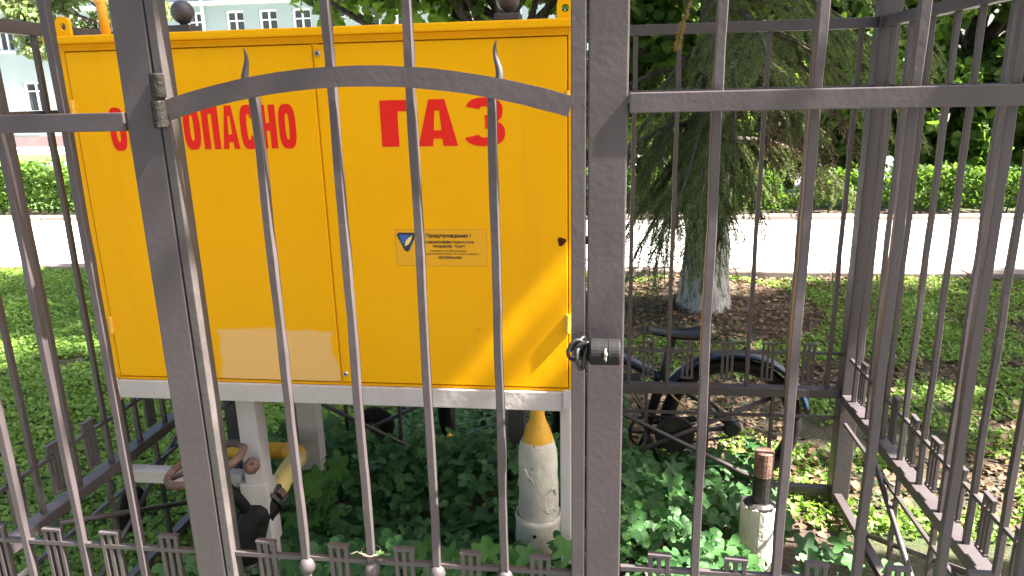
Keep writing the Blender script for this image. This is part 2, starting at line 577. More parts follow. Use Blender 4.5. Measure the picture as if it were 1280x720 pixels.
def oriented_box(mb, o, ax, u0, u1, v0, v1, z0, z1):
    px, py = -ax[1], ax[0]
    q = []
    for z in (z0, z1):
        for u, v in ((u0, v0), (u1, v0), (u1, v1), (u0, v1)):
            q.append((o[0] + u * ax[0] + v * px, o[1] + u * ax[1] + v * py, z))
    return mb.add(q, [(0, 3, 2, 1), (4, 5, 6, 7), (0, 1, 5, 4), (1, 2, 6, 5), (2, 3, 7, 6), (3, 0, 4, 7)])

def fence_run(root, o, ax, L, ubars, dz=0., cross=1.477, outside=-1, lower=True, brace=True, top=1.68, disc=True, half=.0068):
    """one bay of the fence from o along ax over length L; outside = which side the flat rail sits on"""
    P = lambda u, v=0.: (o[0] + u * ax[0] - v * ax[1], o[1] + u * ax[1] + v * ax[0])
    e = .001
    oriented_box(MB(), o, ax, e, L - e, -.014, .014, top - .016, top + .016).build('top_rail', 'fence', root, .002)
    v0, v1 = sorted((outside * .0205, outside * .0095))
    oriented_box(MB(), o, ax, e, L - e, v0, v1, cross - .0165, cross + .0165).build('cross_rail', 'fence', root, .002)
    for name, z, hh, hv in (('thick_rail', .445, .0155, .021), ('bottom_rail', .062, .0125, .014)):
        oriented_box(MB(), o, ax, e, L - e, -hv, hv, z + dz - hh, z + dz + hh).build(name, 'fence', root, .002)
    for name, z in (('thin_rail', .590), ('thin_rail', .349)):
        oriented_box(MB(), o, ax, e, L - e, -.0052, .0052, z + dz - .0052, z + dz + .0052).build(name, 'fence', root, .001)
    for u in ubars:
        add_bar(root, *P(u), .4605 + dz, top - .0165, half=half)
    mids = [(a + b) / 2 for a, b in zip(ubars[:-1], ubars[1:])]
    ends = []
    if ubars[0] > .11: ends.append(ubars[0] - .070)
    if L - ubars[-1] > .11: ends.append(ubars[-1] + .070)
    for u in mids + ends:
        add_ornament(root, *P(u), ax, .484 + dz, .626 + dz)
    if lower:
        k = max(2, int(L / .2))
        for i in range(1, k):
            if abs(i / k - .5) < .04: continue
            add_bar(root, *P(L * i / k, .0), .075 + dz, .4290 + dz, half=.0062)
    if brace:
        c = L / 2; w = min(.34, L / 2 - .03)
        for sgn in (-1, 1):
            a, b = P(c - w, .014 * sgn), P(c + w, .014 * sgn)
            MB().tube([(a[0], a[1], .245 + dz - sgn * .17), (b[0], b[1], .245 + dz + sgn * .17)], .0085, 8).build('brace', 'fence', root, smooth=True)
        q = P(c, .034)
        if disc: MB().lathe([(.0, -.005), (.068, -.005), (.074, 0), (.068, .005), (0, .005)], (q[0], q[1], .245 + dz), 28, 'y' if abs(ax[0]) > .5 else 'x').build('disc', 'iron', root)

def post_mesh(mb, x0, x1, y0, y1, z0, z1):
    return mb.box(x0, x1, y0, y1, z0, z1)

def finial(root, x, y, z):
    p = MB().box(x - .042, x + .042, y - .042, y + .042, z, z + .022).build('post_cap', 'fence', root, .004)
    prof = [(.012, 0)] + [(.0395 * math.sin(a), .004 + .0395 * (1 - math.cos(a))) for a in np.linspace(.35, math.pi - .02, 12)]
    b_ = MB().lathe(prof, (x, y, z + .0225), 20).build('ball', 'fence', root, smooth=True)

# back fence: two bays and three posts
back = empty('iron_fence', (-.30, 2.5, 0), 'long grey iron fence at the back of the enclosure, behind the yellow cabinet', 'fence')
bx = [-1.45, -.318, .862]
for x in bx:
    MB().box(x - .031, x + .031, 2.469, 2.531, -.15, 1.722 if x < .5 else 1.80).build('post', 'fence', back, .004)
    finial(back, x, 2.5, 1.7225 if x < .5 else 1.8005)
def spread(a, b, first=None, step=.1385):
    out = []; u = a
    while u < b + 1e-6:
        out.append(u); u += step
    return out
fence_run(back, (bx[0] + .032, 2.5), (1, 0), bx[1] - bx[0] - .064, spread(.115, 1.0))
fence_run(back, (bx[1] + .032, 2.5), (1, 0), bx[2] - bx[1] - .064, [.1175 - .032 + k * .1387 + .018 for k in range(8)])

# side fences
left = empty('iron_fence', (-1.45, 1.86, 0), 'dark iron side fence receding over the lawn on the left', 'fence')
fence_run(left, (-1.45, 1.281), (0, 1), 1.187, [.095 + k * .1365 for k in range(8)], 0., 1.4625, 1)
right = empty('iron_fence', (.852, 1.86, 0), 'grey iron side fence receding along the right edge', 'fence')
fence_run(right, (.852, 1.281), (0, 1), 1.187, [.056 + k * .134 for k in range(9)], -.01, 1.477, -1, disc=False)

# front fence, both sides of the gate
fl = empty('iron_fence', (-1.14, 1.25, 0), 'short front fence section left of the gate with its hinge post', 'fence')
MB().box(-.861, -.797, 1.25, 1.314, -.15, 1.80).build('gate_post', 'fence', fl, .003)
MB().box(-1.481, -1.419, 1.219, 1.28, -.15, 1.80).build('post', 'fence', fl, .003)
finial(fl, -1.45, 1.25, 1.8005)
finial(fl, -.829, 1.282, 1.8005)
fence_run(fl, (-1.418, 1.265), (1, 0), .556, [.148, .285, .422], -.032, 1.4625, -1, top=1.755, half=.0076)

fr = empty('iron_fence', (.45, 1.25, 0), 'front fence section right of the padlocked gate with wide latch post', 'fence')
MB().box(-.0285, .0375, 1.25, 1.316, -.15, 1.80).build('gate_post', 'fence', fr, .003)
MB().box(.821, .883, 1.219, 1.28, -.15, 1.80).build('post', 'fence', fr, .003)
finial(fr, .852, 1.25, 1.8005)
finial(fr, .0045, 1.283, 1.8005)
fence_run(fr, (.0385, 1.265), (1, 0), .782, [.1465, .3005, .4475, .5975, .735], -.012, 1.477, -1, top=1.755, half=.0082)

# ------------------------------------------------------------------ gate
gate = empty('iron_gate', (-.415, 1.27, .1), 'closed grey iron gate with an arched rail and curled bar tips', 'gate')
GX0, GX1 = -.777, -.057
MB().box(-.794, GX0, 1.25, 1.288, .10, 1.775).build('stile', 'fence_rust', gate, .002)
MB().box(GX1, -.0315, 1.25, 1.288, .10, 1.775).build('stile', 'fence', gate, .002)
MB().box(GX0, GX1, 1.255, 1.285, 1.747, 1.774).build('top_rail', 'fence', gate, .002)
MB().box(GX0, GX1, 1.252, 1.288, .412, .442).build('thick_rail', 'fence', gate, .002)
MB().box(GX0, GX1, 1.255, 1.285, .10, .13).build('bottom_rail', 'fence', gate, .002)
for z in (.557, .321):
    MB().box(GX0, GX1, 1.262, 1.2724, z - .0052, z + .0052).build('thin_rail', 'fence', gate, .001)
ap = []
cx, halfw = (GX0 + GX1) / 2, (GX1 - GX0) / 2
zl, zr, zt = 1.481, 1.473, 1.531
rings = []
for i in range(41):
    t = -1 + 2 * i / 40
    z = (zl + zr) / 2 + (zr - zl) / 2 * t + (zt - (zl + zr) / 2) * (1 - t * t)
    dzdt = (zr - zl) / 2 - 2 * t * (zt - (zl + zr) / 2)
    ang = math.atan2(dzdt, halfw)
    h = .0172 + random.uniform(-.0004, .0004)
    x = cx + t * halfw
    rings.append([(x - math.sin(ang) * s * h, y, z + math.cos(ang) * s * h) for s, y in ((-1, 1.2445), (1, 1.2445), (1, 1.2515), (-1, 1.2515))])
MB().ring_tube(rings).build('arch', 'fence', gate)
GB = [-.616, -.474, -.3345, -.193]
for i, x in enumerate(GB):
    if i in (1, 2):
        b_ = add_bar(gate, x, 1.262, .4425, 1.7465)
    else:
        b_ = add_bar(gate, x, 1.262, .4425, 1.500)
        s = 1 if i == 0 else -1
        pts, rad = [], []
        for k in range(15):
            t = k / 14
            pts.append((x + s * (-.003 - .014 * t + .009 * math.sin(t * 5.2) * (1 - .3 * t) * -1), 1.262, 1.498 + .085 * t))
            rad.append(.0085 * (1 - t) ** .7 + .0008)
        MB().tube(pts, rad, 8).build('curled_tip', 'fence', gate, smooth=True)
    MB().lathe([(.008, -.018), (.0145, -.012), (.0175, 0), (.0145, .012), (.008, .018)], (x, 1.262, .541), 12).build('collar', 'fence', gate, smooth=True)
gm = [GX0 + .072] + [(a + b) / 2 for a, b in zip(GB[:-1], GB[1:])] + [GB[-1] + .0725]
for x in gm:
    add_ornament(gate, x, 1.267, (1, 0), .451, .593)
for k in range(1, 5):
    add_bar(gate, GX0 + .72 * k / 5, 1.27, .130, .4115, half=.0062)
for sgn in (-1, 1):
    MB().tube([(cx - .3, 1.252 - .008 * sgn, .26 - sgn * .14), (cx + .3, 1.252 - .008 * sgn, .26 + sgn * .14)], .0085, 8).build('brace', 'fence', gate, smooth=True)
# hinge: two barrels and leaf plates on the gate side
hx, hy = -.783, 1.238
hg = MB().box(-.800, -.776, 1.2455, 1.2495, 1.455, 1.538).build('hinge', 'rust', gate, .0015)
for z0, z1, dx, m in ((1.502, 1.545, .0, 'hinge_metal'), (1.450, 1.499, -.004, 'hinge_metal')):
    MB().lathe([(.0, 0), (.0105, 0), (.0125, .003), (.0125, z1 - z0 - .003), (.0105, z1 - z0), (0, z1 - z0)], (hx + dx, hy, z0), 14).build('hinge_barrel', m, hg, smooth=False)
for z0, z1 in ((.30, .343), (.25, .297)):
    MB().lathe([(.0, 0), (.0105, 0), (.0125, .003), (.0125, z1 - z0 - .003), (.0105, z1 - z0), (0, z1 - z0)], (hx, hy, z0), 14).build('hinge_barrel', 'iron', hg)

# twisted wire tied round a gate bar
pts = []
for k in range(60):
    t = k / 59
    x = -.515 + .085 * t
    if .35 < t < .65: a = (t - .35) / .3 * 4 * math.pi; pts.append((-.474 + .0205 * math.sin(a), 1.262 - .0205 * math.cos(a), .577 + .008 * math.sin(3 * t)))
    else: pts.append((x, 1.2535 - .002 * math.sin(t * 30), .581 + .004 * math.sin(t * 9)))
tag(MB().tube(pts, .0009, 5).build('wire', 'wire', None, smooth=True, origin=(-.474, 1.262, .577)), 'thin pale wire twisted round a gate bar at the lower rail', 'wire')

# ------------------------------------------------------------------ padlock and chain on the latch side
lock = empty('padlock', (.003, 1.215, 1.052), 'black barrel-shaped padlock in a rubber sleeve on the gate post', 'padlock')
MB().lathe([(0, -.027), (.021, -.027), (.0235, -.024), (.0235, .006), (.0245, .0065), (.0245, .0085), (.0235, .009), (.0235, .024), (.021, .027), (0, .027)], (.004, 1.2165, 1.052), 26, 'x').build('sleeve', 'rubber', lock, smooth=False)
MB().tube([(-.022, 1.2165 + .013 * math.sin(a), 1.052 + .02 * math.cos(a)) if False else (-.022 - .026 * math.sin(a), 1.2165, 1.052 + .016 * math.cos(a)) for a in np.linspace(0, math.pi, 14)], .0042, 8).build('shackle', 'iron', lock, smooth=True)
MB().tube([(.005 + .0008 * math.sin(2 * i), 1.2165 - .0238 * math.cos(t), 1.052 + .0238 * math.sin(t)) for i, t in enumerate(np.linspace(-.5, .6, 8))], [.001, .0022, .003, .0022, .0035, .003, .0022, .001], 6).build('worn_mark', 'beige_tape', lock)
ch = empty('chain', (-.045, 1.22, 1.05), 'short dark chain hanging from the padlock round the gate stile', 'chain')
def link(c, rx, rz, tilt, lean=0):
    pts = []
    for a in np.linspace(0, 2 * math.pi, 18)[:-1]:
        p = Vector((rx * math.cos(a), 0, rz * math.sin(a)))
        p.rotate(Matrix.Rotation(tilt, 3, 'Z')); p.rotate(Matrix.Rotation(lean, 3, 'Y'))
        pts.append(Vector(c) + p)
    return MB().tube(pts, .0035, 7, closed=True).build('chain_link', 'iron', ch, smooth=True)
link((-.047, 1.222, 1.052), .014, .020, .3, .3)
link((-.040, 1.214, 1.038), .010, .019, 1.1, -.15)
link((-.030, 1.218, 1.040), .010, .021, 1.3, .2)
link((-.048, 1.235, 1.058), .012, .020, 1.2, .8)

# ------------------------------------------------------------------ gas cabinet
CAB = empty('gas_cabinet', (-.725, 2.0, 0), 'large yellow steel gas cabinet with red warning lettering on a white frame', 'cabinet')
MB().box(-1.368, -.080, 1.765, 2.25, .745, 1.637).build('body', 'yellow', CAB, .002)
fm = MB()
fm.box(-1.370, -1.3455, 1.7515, 1.7645, .743, 1.6375)
fm.box(-.0855, -.0775, 1.7515, 1.7645, .743, 1.6375)
fm.box(-1.3452, -.0858, 1.7515, 1.7645, 1.6215, 1.6375)
fm.box(-1.3452, -.0858, 1.7515, 1.7645, .743, .7505)
fm.box(-.7035, -.6835, 1.754, 1.7645, .751, 1.621)
fm.build('front_frame', 'yellow', CAB, .0008)
MB().box(-1.386, -.068, 1.733, 2.275, 1.638, 1.657).build('lid', 'yellow', CAB, .004)
def sheet_door(x0, x1, m):
    return MB().box(x0, x1, 1.7485, 1.7640, .754, 1.6185).build('door', m, CAB, .0018)
dl = sheet_door(-1.342, -.6990, 'yellow_patch')
dr = sheet_door(-.6950, -.0885, 'yellow')
dl['label'] = 'left door with a beige repainted patch at its bottom'
dr['label'] = 'right door with the large gas warning and a small sticker'
YD = 1.7485
for par, x, z in ((dl, -1.343, 1.480), (dl, -1.343, .905), (dr, -.0872, 1.475), (dr, -.0872, .93)):
    h = MB()
    h.lathe([(0, -.024), (.0055, -.024), (.0055, -.001), (.0046, 0), (.0055, .001), (.0055, .024), (0, .024)], (x, 1.7455, z), 10)
    h.box(x - .010, x + .010, 1.7475, 1.7512, z - .018, z + .018)
    h.build('hinge', 'yellow_pipe', par)
for z in (1.598, .778):
    MB().lathe([(0, -.004), (.0062, -.004), (.0076, -.002), (.0076, .004), (0, .004)], (-.684, 1.7465, z), 16, 'y').build('lock', 'chrome', dr, smooth=False)
    MB().lathe([(0, -.0008), (.003, -.0008), (.003, .0008), (0, .0008)], (-.684, 1.7418, z), 12, 'y').build('keyhole', 'iron', dr)

def poly_letter(ch, big=False):
    """list of convex pieces in a unit box"""
    s = .395
    if big and ch == 'Г': return [[(0, 0), (.52, 0), (.52, .76), (0, .76)], [(0, .76), (1, .76), (1, 1), (0, 1)]]
    if ch == 'Г': return [[(0, 0), (s, 0), (s, .80), (0, .80)], [(0, .80), (1, .80), (1, 1), (0, 1)]]
    if ch == 'П': return [[(0, 0), (s, 0), (s, .82), (0, .82)], [(1 - s, 0), (1, 0), (1, .82), (1 - s, .82)], [(0, .82), (1, .82), (1, 1), (0, 1)]]
    if ch == 'Н': return [[(0, 0), (s, 0), (s, 1), (0, 1)], [(1 - s, 0), (1, 0), (1, 1), (1 - s, 1)], [(s, .41), (1 - s, .41), (1 - s, .59), (s, .59)]]
    if ch == 'Е': return [[(0, 0), (s, 0), (s, 1), (0, 1)], [(s, 0), (1, 0), (1, .17), (s, .17)], [(s, .42), (.9, .42), (.9, .58), (s, .58)], [(s, .83), (1, .83), (1, 1), (s, 1)]]
    if ch == 'А':
        ol = lambda y: .30 * y
        il = (lambda y: .375 + .085 * y) if big else (lambda y: .34 + .13 * y)
        L_ = [(ol(0), 0), (il(0), 0), (il(.76), .76), (ol(.76), .76)]
        R_ = [(1 - x, y) for x, y in L_]
        ap = [(ol(.76), .76), (1 - ol(.76), .76), (1 - ol(1), 1), (ol(1), 1)]
        cb = [(il(.16), .16), (1 - il(.16), .16), (1 - il(.34), .34), (il(.34), .34)]
        return [L_, R_, ap, cb]
    return []
def se(a, cx_, cz, rx, rz, p=2.6):
    c, s = math.cos(a), math.sin(a)
    return (cx_ + rx * math.copysign(abs(c) ** (2 / p), c), cz + rz * math.copysign(abs(s) ** (2 / p), s))
def arc_pieces(a0, a1, c, ro, ri, n=26, p=2.6):
    A = np.linspace(a0, a1, n)
    return [[se(A[i], *c, *ri, p), se(A[i], *c, *ro, p), se(A[i + 1], *c, *ro, p), se(A[i + 1], *c, *ri, p)] for i in range(n - 1)]
def letter(ch, x0, z0, w, h, par):
    mb = MB()
    if ch == 'О': pcs = arc_pieces(0, 2 * math.pi, (.5, .5), (.5, .51), (.115, .30), 40, 3.0)
    elif ch == 'С': pcs = arc_pieces(R(28), R(332), (.5, .5), (.5, .51), (.115, .30), 34, 3.0)
    elif ch == 'З': pcs = arc_pieces(R(-88), R(165), (.48, .735), (.47, .28), (.12, .095), 24, 2.5) + arc_pieces(R(-165), R(88), (.48, .265), (.52, .28), (.15, .095), 24, 2.5)
    else: pcs = poly_letter(ch, w > .06)
    for i, pc in enumerate(pcs):
        mb.plate([(x0 + u * w, z0 + v * h) for u, v in pc], YD - .0009 - (.00015 if ch == 'З' and i > 23 else 0), YD - .0002)
    mb.build('letter', 'red', par)
pitch_ = (1.2565 - .7535) / 10
for i, c_ in enumerate('ОГНЕОПАСНО'):
    letter(c_, -1.2565 + i * pitch_ + .0035, 1.376, pitch_ - .0065, .106, dl)
# clear sticker film under the big word, then its letters
MB().box(-.572, -.198, YD - .00012, YD + .001, 1.352, 1.512).build('sticker_film', 'sticker', dr)
for c_, xa, xb in (('Г', -.540, -.457), ('А', -.449, -.351), ('З', -.331, -.236)):
    letter(c_, xa, 1.376, xb - xa, .110, dr)
# small notice: film, emblem and lines of print
MB().box(-.5235, -.2885, YD - .00008, YD + .001, 1.0765, 1.1715).build('sticker_border', 'sticker_edge', dr)
MB().box(-.522, -.290, YD - .0002, YD + .001, 1.078, 1.170).build('sticker_film', 'notice', dr)
MB().plate([(-.519, 1.158), (-.514, 1.163), (-.474, 1.163), (-.469, 1.158), (-.487, 1.118), (-.494, 1.113), (-.501, 1.118)], YD - .0005, YD - .0002).build('emblem', 'navy_print', dr)
MB().plate([(-.513, 1.157), (-.485, 1.157), (-.503, 1.130)], YD - .0008, YD - .00055).build('emblem', 'blue_print', dr)
MB().plate([(-.490, 1.121), (-.484, 1.128), (-.478, 1.140), (-.474, 1.146), (-.487, 1.119)], YD - .0008, YD - .00055).build('emblem', 'blue_print', dr)
MB().plate([(-.499, 1.128), (-.496, 1.142), (-.487, 1.151), (-.478, 1.156), (-.482, 1.144), (-.488, 1.134)], YD - .0011, YD - .00085).build('emblem', 'pale_yellow', dr)
def print_line(txt, xc, zc, w, h, bold=0):
    cu = bpy.data.curves.new('print', 'FONT'); cu.body = txt; cu.align_x = 'CENTER'; cu.align_y = 'CENTER'
    cu.offset = bold
    to = bpy.data.objects.new('print', cu); COL.objects.link(to)
    bpy.context.view_layer.update()
    me = bpy.data.meshes.new_from_object(to.evaluated_get(bpy.context.evaluated_depsgraph_get()))
    bpy.data.objects.remove(to)
    n = len(me.vertices)
    if n == 0: return
    co = np.empty(n * 3); me.vertices.foreach_get('co', co); co = co.reshape(-1, 3)
    mn, mx_ = co.min(0), co.max(0)
    q = np.empty_like(co); o0 = wloc(dr)
    q[:, 0] = (co[:, 0] - (mn[0] + mx_[0]) / 2) / max(mx_[0] - mn[0], 1e-6) * w + xc - o0.x
    q[:, 2] = (co[:, 1] - (mn[1] + mx_[1]) / 2) / max(mx_[1] - mn[1], 1e-6) * h + zc - o0.z
    q[:, 1] = YD - .0009 - o0.y
    me.vertices.foreach_set('co', q.ravel()); me.update()
    me.materials.clear(); me.materials.append(M['black_print'])
    o = bpy.data.objects.new('printed_line', me); COL.objects.link(o); o.parent = dr
print_line('Предупреждение !', -.386, 1.1545, .114, .0125, .035)
print_line('ПРИ ОБНАРУЖЕНИИ ЗАПАХА ГАЗА', -.390, 1.1385, .138, .0070, .05)
print_line('ЗВОНИТЕ  "ГАЗ"', -.386, 1.1275, .082, .0070, .05)
print_line('газовая служба района', -.388, 1.1160, .094, .0062, .012)
print_line('круглосуточно, без выходных', -.378, 1.1085, .140, .0056, .012)
print_line('ОСТОРОЖНО', -.384, 1.0990, .060, .0066, .05)
# rust blister by the right edge of the door
rp = []
for k in range(14):
    a = 2 * math.pi * k / 14
    rr = .0105 * (1 + .28 * math.sin(3 * a + 1) + random.uniform(-.15, .15))
    rp.append((-.103 + rr * math.cos(a), 1.141 + rr * math.sin(a)))
MB().plate(rp, YD - .0006, YD - .0002).build('rust_spot', 'dark_rust', dr)
# lifting lugs
for x in (-1.332, -.092):
    out, inn = [], []
    for k in range(20):
        a = math.pi * k / 19
        out.append((x + .018 * math.cos(a), 1.688 + .016 * math.sin(a)))
    n = 24
    mb = MB()
    O = [(x + .019, 1.6575)] + [(x + .019 * math.copysign(abs(math.cos(a)) ** .6, math.cos(a)), 1.682 + .020 * math.sin(a) ** .8) for a in np.linspace(0.02, math.pi - .02, n - 2)] + [(x - .019, 1.6575)]
    I = [(x + .0088 * math.cos(a), 1.679 + .0088 * math.sin(a)) for a in np.linspace(-math.pi / 2 + .3, 1.5 * math.pi - .3, n)]
    for i in range(n - 1):
        mb.plate([O[i], O[i + 1], I[i + 1], I[i]], 1.744, 1.752)
    mb.plate([O[-1], O[0], I[0], I[-1]], 1.744, 1.752)
    mb.build('lifting_lug', 'yellow', CAB)
MB().tube([(-1.292, 1.85, 1.655), (-1.294, 1.85, 1.735), (-1.300, 1.85, 2.3)], .0122, 14).build('vent_pipe', 'yellow_pipe', CAB, smooth=True)
MB().lathe([(0, 0), (.016, 0), (.016, .012), (0, .012)], (-1.296, 1.85, 1.744), 14).build('pipe_collar', 'yellow_pipe', CAB)
# white supporting frame
MB().box(-1.352, -.088, 1.742, 1.758, .690, .742).build('base_rail', 'white', CAB, .002)
MB().box(-1.375, -.078, 1.7585, 2.25, .690, .7425).build('base_tray', 'white', CAB, .002)
for x0, x1, m in ((-1.376, -1.348, 'white'), (-.1, -.080, 'white')):
    MB().box(x0, x1, 1.736, 1.7415, .700, .752).build('corner_plate', m, CAB, .001)
MB().box(-1.372, -1.352, 1.743, 1.757, .682, .6895).build('rust_lip', 'yellow_pipe', CAB)
for x0, x1, y0, y1 in ((-1.037, -.979, 1.79, 1.845), (-1.044, -.974, 2.18, 2.235), (-.112, -.0835, 1.79, 1.845), (-.112, -.0835, 2.18, 2.235)):
    MB().box(x0, x1, y0, y1, -.1, .6895).build('leg', 'white', CAB, .003)
MB().box(-1.055, -.972, 1.7855, 1.8495, .20, .405).build('leg_sleeve', 'white', CAB, .003)
MB().box(-1.43, -1.0555, 1.80, 1.84, .385, .425).build('side_brace', 'white', CAB, .003)

# ------------------------------------------------------------------ pipes below the cabinet
gp = empty('riser_pipe', (-.19, 2.0, 0), 'white wrapped gas riser with a yellow cone, below the cabinet', 'pipe')
def rough_lathe(prof, c, n, amp, seed, axis='z'):
    rnd = random.Random(seed); mb = MB(); rings = []
    for r, h in prof:
        rings.append([(c[0] + (r + (rnd.uniform(-amp, amp) if r > .01 else 0)) * math.cos(2 * math.pi * j / n), c[1] + (r + (rnd.uniform(-amp, amp) if r > .01 else 0)) * math.sin(2 * math.pi * j / n), c[2] + h + (rnd.uniform(-amp, amp) if r > .01 else 0)) for j in range(n)])
    mb.ring_tube(rings); return mb
rough_lathe([(.063, -.05)] + [(.0625 - .0002 * k, .05 + .028 * k) for k in range(12)] + [(.060, .395), (.058, .44), (.053, .466), (.047, .478), (.038, .480)], (-.193, 2.0, 0), 26, .0022, 3).build('wrap', 'plaster', gp, smooth=True)
rough_lathe([(.0722, -.05)] + [(.0722, .03 * k) for k in range(1, 8)] + [(.0705, .228), (.066, .226), (.064, .20)], (-.195, 2.0, 0), 26, .0022, 4).build('sleeve', 'plaster', gp, smooth=True)
rough_lathe([(.0500, .455), (.0470, .478), (.040, .50), (.033, .522), (.026, .540), (.0225, .552), (.0215, .6), (.0215, .69)], (-.193, 2.0, 0), 22, .0012, 5).build('cone', 'yellow_pipe', gp, smooth=True)
MB().lathe([(0, -.001), (.006, -.001), (.006, .001), (0, .001)], (-.200, 1.9265, .185), 12, 'y').build('hole', 'iron', gp)
for k in range(9):
    a = random.uniform(-2.6, -.5); z = random.uniform(.1, .42)
    MB().tube([(-.193 + .0635 * math.cos(a + t * .28), 2.0 + .0635 * math.sin(a + t * .28), z + .012 * math.sin(t * 3 + k) - .012 * t) for t in np.linspace(-1, 1, 7)], [.0008, .002, .003, .0035, .003, .002, .0008], 6).build('wrap_fold', 'plaster', gp, smooth=True)

vp_ = empty('valve_pipe', (-1.0, 1.9, 0), 'yellow bent gas pipe with black valve and rusty handwheel behind the hinge post', 'pipe')
MB().tube([(-1.40, 2.1, .344), (-1.2, 2.1, .344), (-1.05, 2.1, .348)], .0275, 16).build('pipe', 'yellow_pipe', vp_, smooth=True)
el = []
for t in np.linspace(0, 1, 10):
    a = t * 1.35
    el.append((-1.055 + .062 * math.sin(a), 2.1 - .062 * (1 - math.cos(a)), .348))
MB().tube(el, .0295, 16).build('elbow', 'yellow_pipe', vp_, smooth=True)
e0 = Vector(el[-1])
MB().tube([e0, e0 + Vector((.002, -.08, .0)), Vector((-.982, 1.855, .338))], .031, 16).build('pipe', 'pale_yellow', vp_, smooth=True)
MB().tube([(-.981, 1.862, .339), (-.984, 1.842, .332)], .036, 18).build('flange', 'rust', vp_)
vb = MB()
vb.tube([(-.984, 1.842, .332), (-.992, 1.828, .322), (-1.012, 1.808, .300), (-1.034, 1.790, .268), (-1.050, 1.780, .225), (-1.056, 1.775, .16)], [.034, .041, .047, .047, .042, .040], 12)
vb.tube([(-1.075, 1.80, .285), (-.985, 1.785, .255)], .028, 10)
vb.build('valve_body', 'rubber', vp_)
for k in range(6):
    a = k * math.pi / 3
    bp = Vector((-.986 + .040 * math.cos(a), 1.838, .330 + .040 * math.sin(a)))
    MB().tube([bp + Vector((.004, .014, .004)), bp - Vector((.006, .014, .008))], .0065, 6).build('bolt', 'iron', vp_)
MB().tube([(-.985, 1.840, .331), (-.989, 1.832, .326)], .049, 20).build('flange', 'iron', vp_)
MB().tube([(-1.03, 1.795, .300), (-1.075, 1.775, .39), (-1.112, 1.755, .470)], [.024, .013, .008], 10).build('bonnet', 'rubber', vp_, smooth=True)
MB().tube([(-1.056, 1.775, .18), (-1.056, 1.775, -.05)], .038, 16).build('pipe', 'iron', vp_, smooth=True)
wc = Vector((-1.128, 1.75, .487)); wax = Vector((-.30, -.15, .94)).normalized()
wu = wax.cross(Vector((0, 1, 0))).normalized(); wv = wax.cross(wu)
hw = MB().tube([wc + .118 * (wu * math.cos(a) + wv * math.sin(a) * .75) for a in np.linspace(0, 2 * math.pi, 33)[:-1]], .0115, 10, closed=True).build('handwheel', 'rust', vp_, smooth=True)
for k in range(3):
    a = 2 * math.pi * k / 3 + .4
    MB().tube([wc, wc + .118 * (wu * math.cos(a) + wv * math.sin(a) * .75)], .0075, 8).build('spoke', 'rust', hw, smooth=True)
MB().tube([wc - wax * .03, wc + wax * .015], .016, 12).build('hub', 'rust', hw)
MB().lathe([(0, -.02), (.016, -.018), (.023, -.008), (.023, .008), (.016, .018), (0, .02)], (-.998, 1.765, .478), 12, 'y').build('cap_nut', 'rust', vp_, smooth=True)

sp = empty('pipe_stub', (.487, 2.05, 0), 'rusty pipe stub standing in a broken white sleeve right of the gate', 'pipe')
mb = MB(); n = 26; rings = []
rnd = random.Random(9)
for h, r_, w_ in ((-.05, .0535, 0), (.06, .0535, .002), (.13, .0535, .002), (.19, .053, .002), (.258, .0535, .009), (.258, .0475, .009), (.20, .047, 0), (.0, .047, 0)):
    jag = [rnd.uniform(-w_, w_) for _ in range(n)]
    rings.append([(.482 + (r_ + rnd.uniform(-.001, .001)) * math.cos(2 * math.pi * j / n), 2.05 + (r_ + rnd.uniform(-.001, .001)) * math.sin(2 * math.pi * j / n), h + (jag[j] if w_ > .005 else 0)) for j in range(n)])
mb.ring_tube(rings); mb.build('sleeve', 'plaster', sp, smooth=False)
MB().lathe([(0, .22), (.046, .225), (.044, .265), (.034, .272), (0, .275)], (.484, 2.05, 0), 16).build('fill', 'iron', sp)
MB().lathe([(0, .1), (.0275, .1), (.0275, .40), (0, .40)], (.487, 2.05, 0), 18).build('pipe', 'iron', sp)
MB().lathe([(0, .36), (.0285, .36), (.0290, .437), (.026, .440), (0, .440)], (.487, 2.05, 0), 18).build('cap', 'rust', sp)

# ------------------------------------------------------------------ bicycle behind the back fence
BY = 2.635
bk = empty('bicycle', (.04, BY, 0), 'small dark blue folding bicycle parked behind the back fence', 'bicycle')
def wheel(cx_, cz, r):
    w = MB().tube([(cx_ + (r - .025) * math.cos(a), BY, cz + (r - .025) * math.sin(a)) for a in np.linspace(0, 2 * math.pi, 49)[:-1]], .025, 10, closed=True).build('tyre', 'rubber', bk, smooth=True)
    rim = MB().tube([(cx_ + (r - .047) * math.cos(a), BY, cz + (r - .047) * math.sin(a)) for a in np.linspace(0, 2 * math.pi, 49)[:-1]], .0095, 8, closed=True).build('rim', 'iron', bk, smooth=True)
    for k in range(24):
        a = 2 * math.pi * k / 24
        s = .022 * (1 if k % 2 else -1)
        MB().tube([(cx_ + .016 * math.cos(a + .9), BY + s, cz + .016 * math.sin(a + .9)), (cx_ + (r - .05) * math.cos(a), BY, cz + (r - .05) * math.sin(a))], .0012, 4).build('spoke', 'chrome', rim)
    MB().tube([(cx_, BY - .05, cz), (cx_, BY + .05, cz)], .018, 12).build('hub', 'iron', rim)
def fender(cx_, cz, r, a0, a1):
    rings = []
    for a in np.linspace(a0, a1, 30):
        c, s = math.cos(a), math.sin(a)
        prof = [(-.030, -.014), (-.026, .0), (-.012, .007), (.012, .007), (.026, 0), (.030, -.014), (.024, -.005), (.010, .003), (-.010, .003), (-.024, -.005)]
        rings.append([(cx_ + (r + h) * c, BY + y, cz + (r + h) * s) for y, h in prof])
    return MB().ring_tube(rings).build('mudguard', 'blue', bk, smooth=True)
